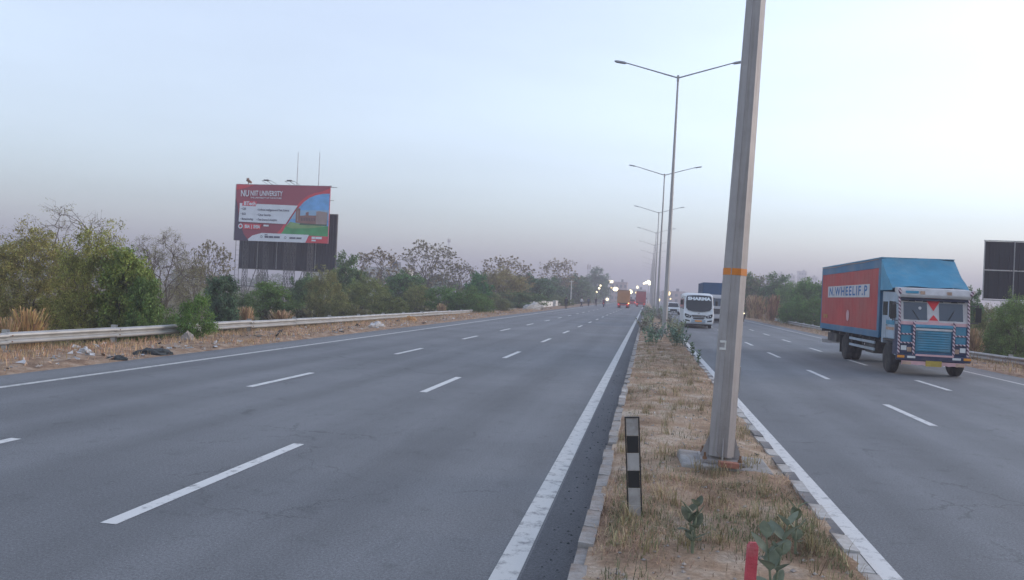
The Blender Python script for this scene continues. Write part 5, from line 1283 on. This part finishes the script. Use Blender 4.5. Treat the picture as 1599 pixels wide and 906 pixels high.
def person(label, loc, rz, legs, top, stride=.18, arm=.1, sc=1., group=None):
    t = thing('person', label, 'person', loc, rz, group); t.scale = (sc,) * 3
    J = [(0, 0, .95), (0, 0, 1.18), (0, -.01, 1.40), (0, -.01, 1.52), (0, -.03, 1.60), (0, -.03, 1.70),
         (-.10, 0, .90), (-.11, -stride * .6, .50), (-.11, -stride * .7, .08), (-.12, -stride * .7 - .16, .04), (.10, 0, .90), (.11, stride * .3, .50), (.11, stride, .08), (.12, stride - .15, .04),
         (-.19, 0, 1.40), (-.25, arm * .6, 1.13), (-.25, arm * .1, .88), (-.25, arm * 0 - .02, .78), (.19, 0, 1.40), (.25, -arm * .6, 1.13), (.24, -arm * 1.6, .90), (.24, -arm * 1.9, .80)]
    E = [(0, 1), (1, 2), (2, 3), (3, 4), (4, 5), (0, 6), (6, 7), (7, 8), (8, 9), (0, 10), (10, 11), (11, 12), (12, 13), (2, 14), (14, 15), (15, 16), (16, 17), (2, 18), (18, 19), (19, 20), (20, 21)]
    Rr = [.15, .15, .16, .06, .095, .10, .10, .07, .05, .04, .10, .07, .05, .04, .075, .052, .04, .035, .075, .052, .04, .035]
    bo = body_mesh('body', J, E, Rr, zone_mat('clothes', legs, top, .98, 1.47), t); head_bits(t, (0, -.03, 1.66))
    for q, c in ((-1, (-.25, -.03, .76)), (1, (.24, -.02 - arm * 1.9 + .02, .78))):
        b = MB()
        b.hexa([(c[0] - .015, c[1] - .035, c[2] - .09), (c[0] + .015, c[1] - .035, c[2] - .09), (c[0] + .015, c[1] + .035, c[2] - .09), (c[0] - .015, c[1] + .035, c[2] - .09), (c[0] - .015, c[1] - .03, c[2] + .02), (c[0] + .015, c[1] - .03, c[2] + .02), (c[0] + .015, c[1] + .03, c[2] + .02), (c[0] - .015, c[1] + .03, c[2] + .02)])
        for f in range(4): b.tube((c[0], c[1] - .028 + f * .018, c[2] - .085), (c[0] - q * .015, c[1] - .03 + f * .018, c[2] - .155 + .012 * abs(f - 1.4)), .009, .007, 5)
        b.tube((c[0], c[1] - .035, c[2] - .02), (c[0] - q * .01, c[1] - .065, c[2] - .09), .011, .009, 5)
        b.build('hand', K['skin'], t)
    return t
person('person in dark clothes standing at the left road edge', (-11.7, 112.5, 0), .1, (.012, .012, .016), (.014, .014, .02), .06, .05)
person('person in a white shirt and dark trousers walking along the road edge', (-11.6, 138, 0), 1.2, (.015, .018, .028), (.5, .52, .55), .26, .22)
person('person in dark blue standing behind the walker in white', (-11.4, 152, 0), .6, (.02, .02, .03), (.05, .06, .10), .05, .1, 1., 'far bystanders')
person('person in a black jacket beside the motorcycle on the left', (-10.2, 156, 0), -.4, (.03, .03, .035), (.02, .02, .03), .1, .1, 1., 'far bystanders')
def motorcycle(label, rlabel, loc, rz, paint, legs, top, lit):
    t = thing('motorcycle', label, 'motorcycle', loc, rz)
    for y in (-.62, .62): wheel(t, 0, y, .31, .1)
    b = MB(); b.path([(0, -.62, .31), (0, -.42, .85), (0, -.38, 1.0)], .03, 8); b.build('fork', K['steel'], t)
    b = MB(); b.path([(-.35, -.22, 1.05), (-.12, -.38, 1.02), (.12, -.38, 1.02), (.35, -.22, 1.05)], .015, 6); b.build('handlebar', K['black'], t)
    b = MB(); b.loft([[(w * math.cos(a * PI / 5), y, z + h * math.sin(a * PI / 5)) for a in range(10)] for y, w, h, z in ((-.36, .06, .06, .84), (-.25, .14, .13, .84), (0, .13, .12, .80), (.12, .07, .06, .76))]); b.build('fuel_tank', paint, t)
    b = MB(); b.box(-.12, .12, .08, .72, .72, .80); b.build('seat', K['black'], t, bevel=.03); b = MB(); b.box(-.11, .11, -.2, .3, .30, .66); b.build('engine', K['steel'], t, bevel=.03)
    b = MB(); b.tube((.14, -.1, .3), (.16, .75, .38), .04, .05, 8); b.build('exhaust', K['chrome'], t); b = MB(); b.path([(0, -.38, .85), (0, .1, .55), (0, .62, .31)], .025, 6); b.build('frame', K['black'], t)
    b = MB(); b.tube((0, -.52, .92), (0, -.42, .92), .085, .06, 12); hd = b.build('headlamp_shell', K['black'], t); b = MB(); b.tube((0, -.53, .92), (0, -.521, .92), .08, n=12); b.build('headlamp', K['head'] if lit else K['lens'], hd)
    bx('tail_lamp', K['tail'], t, -.07, .07, .74, .77, .74, .82); b = MB(); b.prism([(.55, .62), (.95, .5), (.95, .47), (.55, .59)], -.06, .06); b.build('mudguard', paint, t)
    p = thing('person', rlabel, 'person', (loc[0], loc[1], loc[2]), rz)
    J = [(0, .28, .86), (0, .24, 1.10), (0, .16, 1.30), (0, .14, 1.41), (0, .11, 1.49), (0, .11, 1.59),
         (-.14, .22, .84), (-.24, -.16, .80), (-.20, .06, .40), (-.2, -.1, .36), (.14, .22, .84), (.24, -.16, .80), (.20, .06, .40), (.2, -.1, .36),
         (-.19, .16, 1.30), (-.30, .0, 1.12), (-.33, -.16, 1.06), (-.33, -.22, 1.06), (.19, .16, 1.30), (.30, .0, 1.12), (.33, -.16, 1.06), (.33, -.22, 1.06)]
    E = [(0, 1), (1, 2), (2, 3), (3, 4), (4, 5), (0, 6), (6, 7), (7, 8), (8, 9), (0, 10), (10, 11), (11, 12), (12, 13), (2, 14), (14, 15), (15, 16), (16, 17), (2, 18), (18, 19), (19, 20), (20, 21)]
    Rr = [.15, .15, .16, .06, .095, .10, .10, .075, .05, .04, .10, .075, .05, .04, .075, .052, .04, .04, .075, .052, .04, .04]
    body_mesh('body', J, E, Rr, zone_mat('rider_clothes', legs, top, .93, 1.37), p); head_bits(p, (0, .11, 1.55))
motorcycle('dark motorcycle ridden away on the left carriageway', 'person in a maroon top riding the motorcycle away', (-8.3, 150, 0), PI, K['t_navy'], (.02, .02, .03), (.13, .04, .07), False)
motorcycle('motorcycle with a lit headlamp in the outer right lane', 'person in grey riding the motorcycle with lit headlamp', (10.45, 88, 0), 0, K['black'], (.03, .03, .04), (.10, .10, .10), True)
motorcycle('motorcycle with a lit headlamp on the verge behind the shrubs', 'person in dark green riding behind the right shrubs', (16.6, 82, gz(16.6)), -.1, K['black'], (.03, .03, .04), (.05, .08, .06), True)

# ------------------------------------------------------------------ the town at the end of the road
def lit_lamp(label, x, y, z, size, m, z0=0., arm=0.):
    t = thing('lit_lamp', label, 'street lamp', (x, y, z0), 0, 'lit lamps at the end of the road')
    b = MB(); b.tube((arm, .15, 0), (arm, .15, z - z0 + .1), .09, .06, 6); b.build('pole', K['galv_far'], t)
    b = MB(); b.tube((arm, .15, z - z0), (0, 0, z - z0 + .12), .04, n=5); b.build('arm', K['galv_far'], t)
    b = MB(); w, h = size; rings = [[(w * k * math.cos(a * PI / 5), -.05 + .04 * j, z - z0 + h * k * math.sin(a * PI / 5)) for a in range(10)] for j, k in ((0, .35), (.5, .5), (4, .5))]
    b.loft(rings, 0, False); b.build('lamp', m, t)
    return t
LL = [('big yellow-white floodlight left of the orange truck', -10.6, 258, 4.7, (1.5, 1.2), 'lamp_w', .4), ('round floodlight touching the right top of the orange truck', -5.6, 255, 4.0, (1.2, 1.2), 'lamp_w', -.5),
      ('yellow lamp seen between the median poles', 3.3, 240, 1.75, (.9, .9), 'lamp_y', .4), ('round yellow lamp right of the median poles', 6.6, 255, 4.0, (1.2, 1.2), 'lamp_y', .5),
      ('small white lamp low beside the orange truck', -11.5, 225, 1.3, (.7, .7), 'lamp_w', .3), ('white lamp high between the two trucks', -4.0, 300, 6.2, (.7, 1.0), 'lamp_w', .4), ('small lamp just left of the red truck', -4.3, 300, 4.1, (.7, .7), 'lamp_y', .4),
      ('topmost white lamp at the tree edge on the left', -15.4, 255, 5.6, (.5, .5), 'lamp_w', -.4), ('middle white lamp at the tree edge on the left', -15.2, 245, 4.6, (.55, .6), 'lamp_w', -.4), ('lower white lamp at the tree edge on the left', -15.3, 235, 3.3, (.45, .5), 'lamp_w', -.4),
      ('faint yellow lamp between the tree edge and the orange truck', -12.6, 270, 5.2, (.5, .4), 'lamp_y', .3), ('low yellow lamp left of the median line at the road end', -7.6, 290, 2.2, (.5, .4), 'lamp_y', .3),
      ('small white lamp right of the white car', 15.2, 270, .9, (.7, .6), 'lamp_w', .4), ('tiny yellow lamp far right of the median', 8.6, 300, 2.3, (.6, .5), 'lamp_y', .4)]
for lab, x, y, z, s, m, a in LL: lit_lamp(lab, x, y, z, (s[0] * 1.25, s[1] * 1.2), K[m], gz(x), a)
# cluster of floodlights on one mast above the red truck
cn = thing('floodlight_mast', 'mast with a bright cluster of floodlights above the red truck', 'floodlight', (.2, 300, 0))
b = MB(); b.tube((0, .3, 0), (0, .3, 8.4), .16, .1, 8); b.build('mast', K['galv_far'], cn); bx('crossbar', K['galv_far'], cn, -2.1, 2.0, .25, .35, 7.7, 7.85)
for x, z, w, h in ((-1.7, 7.75, .9, .8), (-.9, 8.1, 1.2, 1.1), (-.1, 8.4, 1.3, 1.4), (.7, 8.2, 1.2, 1.1), (1.5, 7.75, 1.1, .9), (.3, 7.5, .9, .7)):
    b = MB(); b.loft([[(x + w * k * math.cos(a * PI / 6), .1 + .1 * q, z + h * k * math.sin(a * PI / 6)) for a in range(12)] for q, k in ((0, .4), (.6, .52), (1.5, .5))], 0, False); b.build('floodlight', K['fascia'], cn)
sg = thing('lit_sign', 'rectangular lit sign above the trees left of the orange truck', 'sign', (-14.2, 300, 0))
bx('sign_face', K['fascia'], sg, -.85, .85, -.15, .15, 7.4, 8.4, bevel=.05); bx('sign_post', K['steel'], sg, -.1, .1, -.1, .1, 0, 7.4)
def building(label, x, y, w, d, h, m, nx, nf, cat='building', group=None):
    t = thing('building', label, cat, (x, y, -1.), 0, group)
    wl_ = bx('wall', m, t, -w / 2, w / 2, 0, d, 0, h + 1); bx('parapet', m, t, -w / 2 - .15, w / 2 + .15, -.15, d + .15, h + 1, h + 1.7)
    me = MB().box(-.5, .5, -.06, .0, -.5, .5).mesh('window', [K['bwin']])
    fw, fh = w / nx, h / nf
    for i in range(nx):
        for j in range(nf):
            o = link('window', me, t); o.location = (-w / 2 + (i + .5) * fw, -.001, 1 + (j + .5) * fh); o.scale = (fw * .5, 1, fh * .5)
    bx('water_tank', K['bwin'], t, w * .12, w * .25, d * .3, d * .6, h + 1.7, h + 3.2)
    return t
building('pinkish town building beyond the orange truck', -15.5, 420, 9, 9, 9.6, K['bp'], 4, 3); building('pale block left of the pinkish town building', -26, 430, 8, 8, 9.4, K['bw'], 3, 3)
building('low pale building between the two far trucks', -5.5, 440, 9, 8, 6.2, K['bw'], 4, 2); building('low pinkish building right of the median at the road end', 14, 430, 12, 8, 6., K['bp'], 4, 2)
building('low white house behind the left trees', -62, 175, 10, 8, 6., K['bw'], 4, 2); building('small white house beyond the billboard legs', -52, 118, 7, 6, 4.0, K['bw'], 3, 1)
# apartment towers on the right horizon
for k, (px, ztop) in enumerate(((86, 23.5), (95, 24.5), (104, 27), (113, 28.5), (122, 27.5), (131.5, 31), (140.5, 26.5), (149.5, 24), (159, 25.5))):
    t = building('hazy pale apartment tower on the right horizon, %s from left' % ORD[k], px, 700, 6.8, 7, ztop, K['bw'], 3, 9, 'tower', 'apartment towers on the right horizon')
# telecom masts
for lab, x, y, h in (('lattice telecom mast above the left trees', -159.3, 600, 43.5), ('distant slim telecom mast near the road end', -38.5, 500, 22.8)):
    t = thing('telecom_mast', lab, 'mast', (x, y, -1.2)); b = MB(); n = 14
    for k in range(n):
        wa, wb = 2.2 * (1 - .7 * k / n), 2.2 * (1 - .7 * (k + 1) / n); za, zb = h * k / n, h * (k + 1) / n
        ca = [(-wa / 2, -wa / 2), (wa / 2, -wa / 2), (wa / 2, wa / 2), (-wa / 2, wa / 2)]; cb = [(-wb / 2, -wb / 2), (wb / 2, -wb / 2), (wb / 2, wb / 2), (-wb / 2, wb / 2)]
        for i in range(4):
            b.tube((*ca[i], za), (*cb[i], zb), .1, n=4, cap=False); b.tube((*ca[i], za), (*cb[(i + 1) % 4], zb), .06, n=4, cap=False)
    b.build('lattice_tower', K['steel_l'], t)
    b = MB()
    for a in range(3):
        c_, s_ = math.cos(a * 2.09), math.sin(a * 2.09); b.box(c_ * 1.0 - .25, c_ * 1.0 + .25, s_ * 1.0 - .2, s_ * 1.0 + .2, h - 2.4, h + .6)
    b.tube((0, 0, h), (0, 0, h + 1.6), .08, n=5); b.build('antenna_panels', K['rust'], t)

# ------------------------------------------------------------------ dusty evening air
hz = MB().box(-2000, 2000, -300, 2300, -4, 70).build('haze', [])
vm = bpy.data.materials.new('haze_air'); vm.use_nodes = True; vn = vm.node_tree.nodes; vn.clear()
pv = vn.new('ShaderNodeVolumePrincipled'); ou = vn.new('ShaderNodeOutputMaterial')
pv.inputs['Color'].default_value = (.60, .58, .65, 1); pv.inputs['Density'].default_value = .0020; pv.inputs['Anisotropy'].default_value = .2
vm.node_tree.links.new(pv.outputs[0], ou.inputs['Volume']); hz.data.materials.append(vm)
tag(hz, 'dusty grey evening haze filling the air', 'haze', kind='stuff')
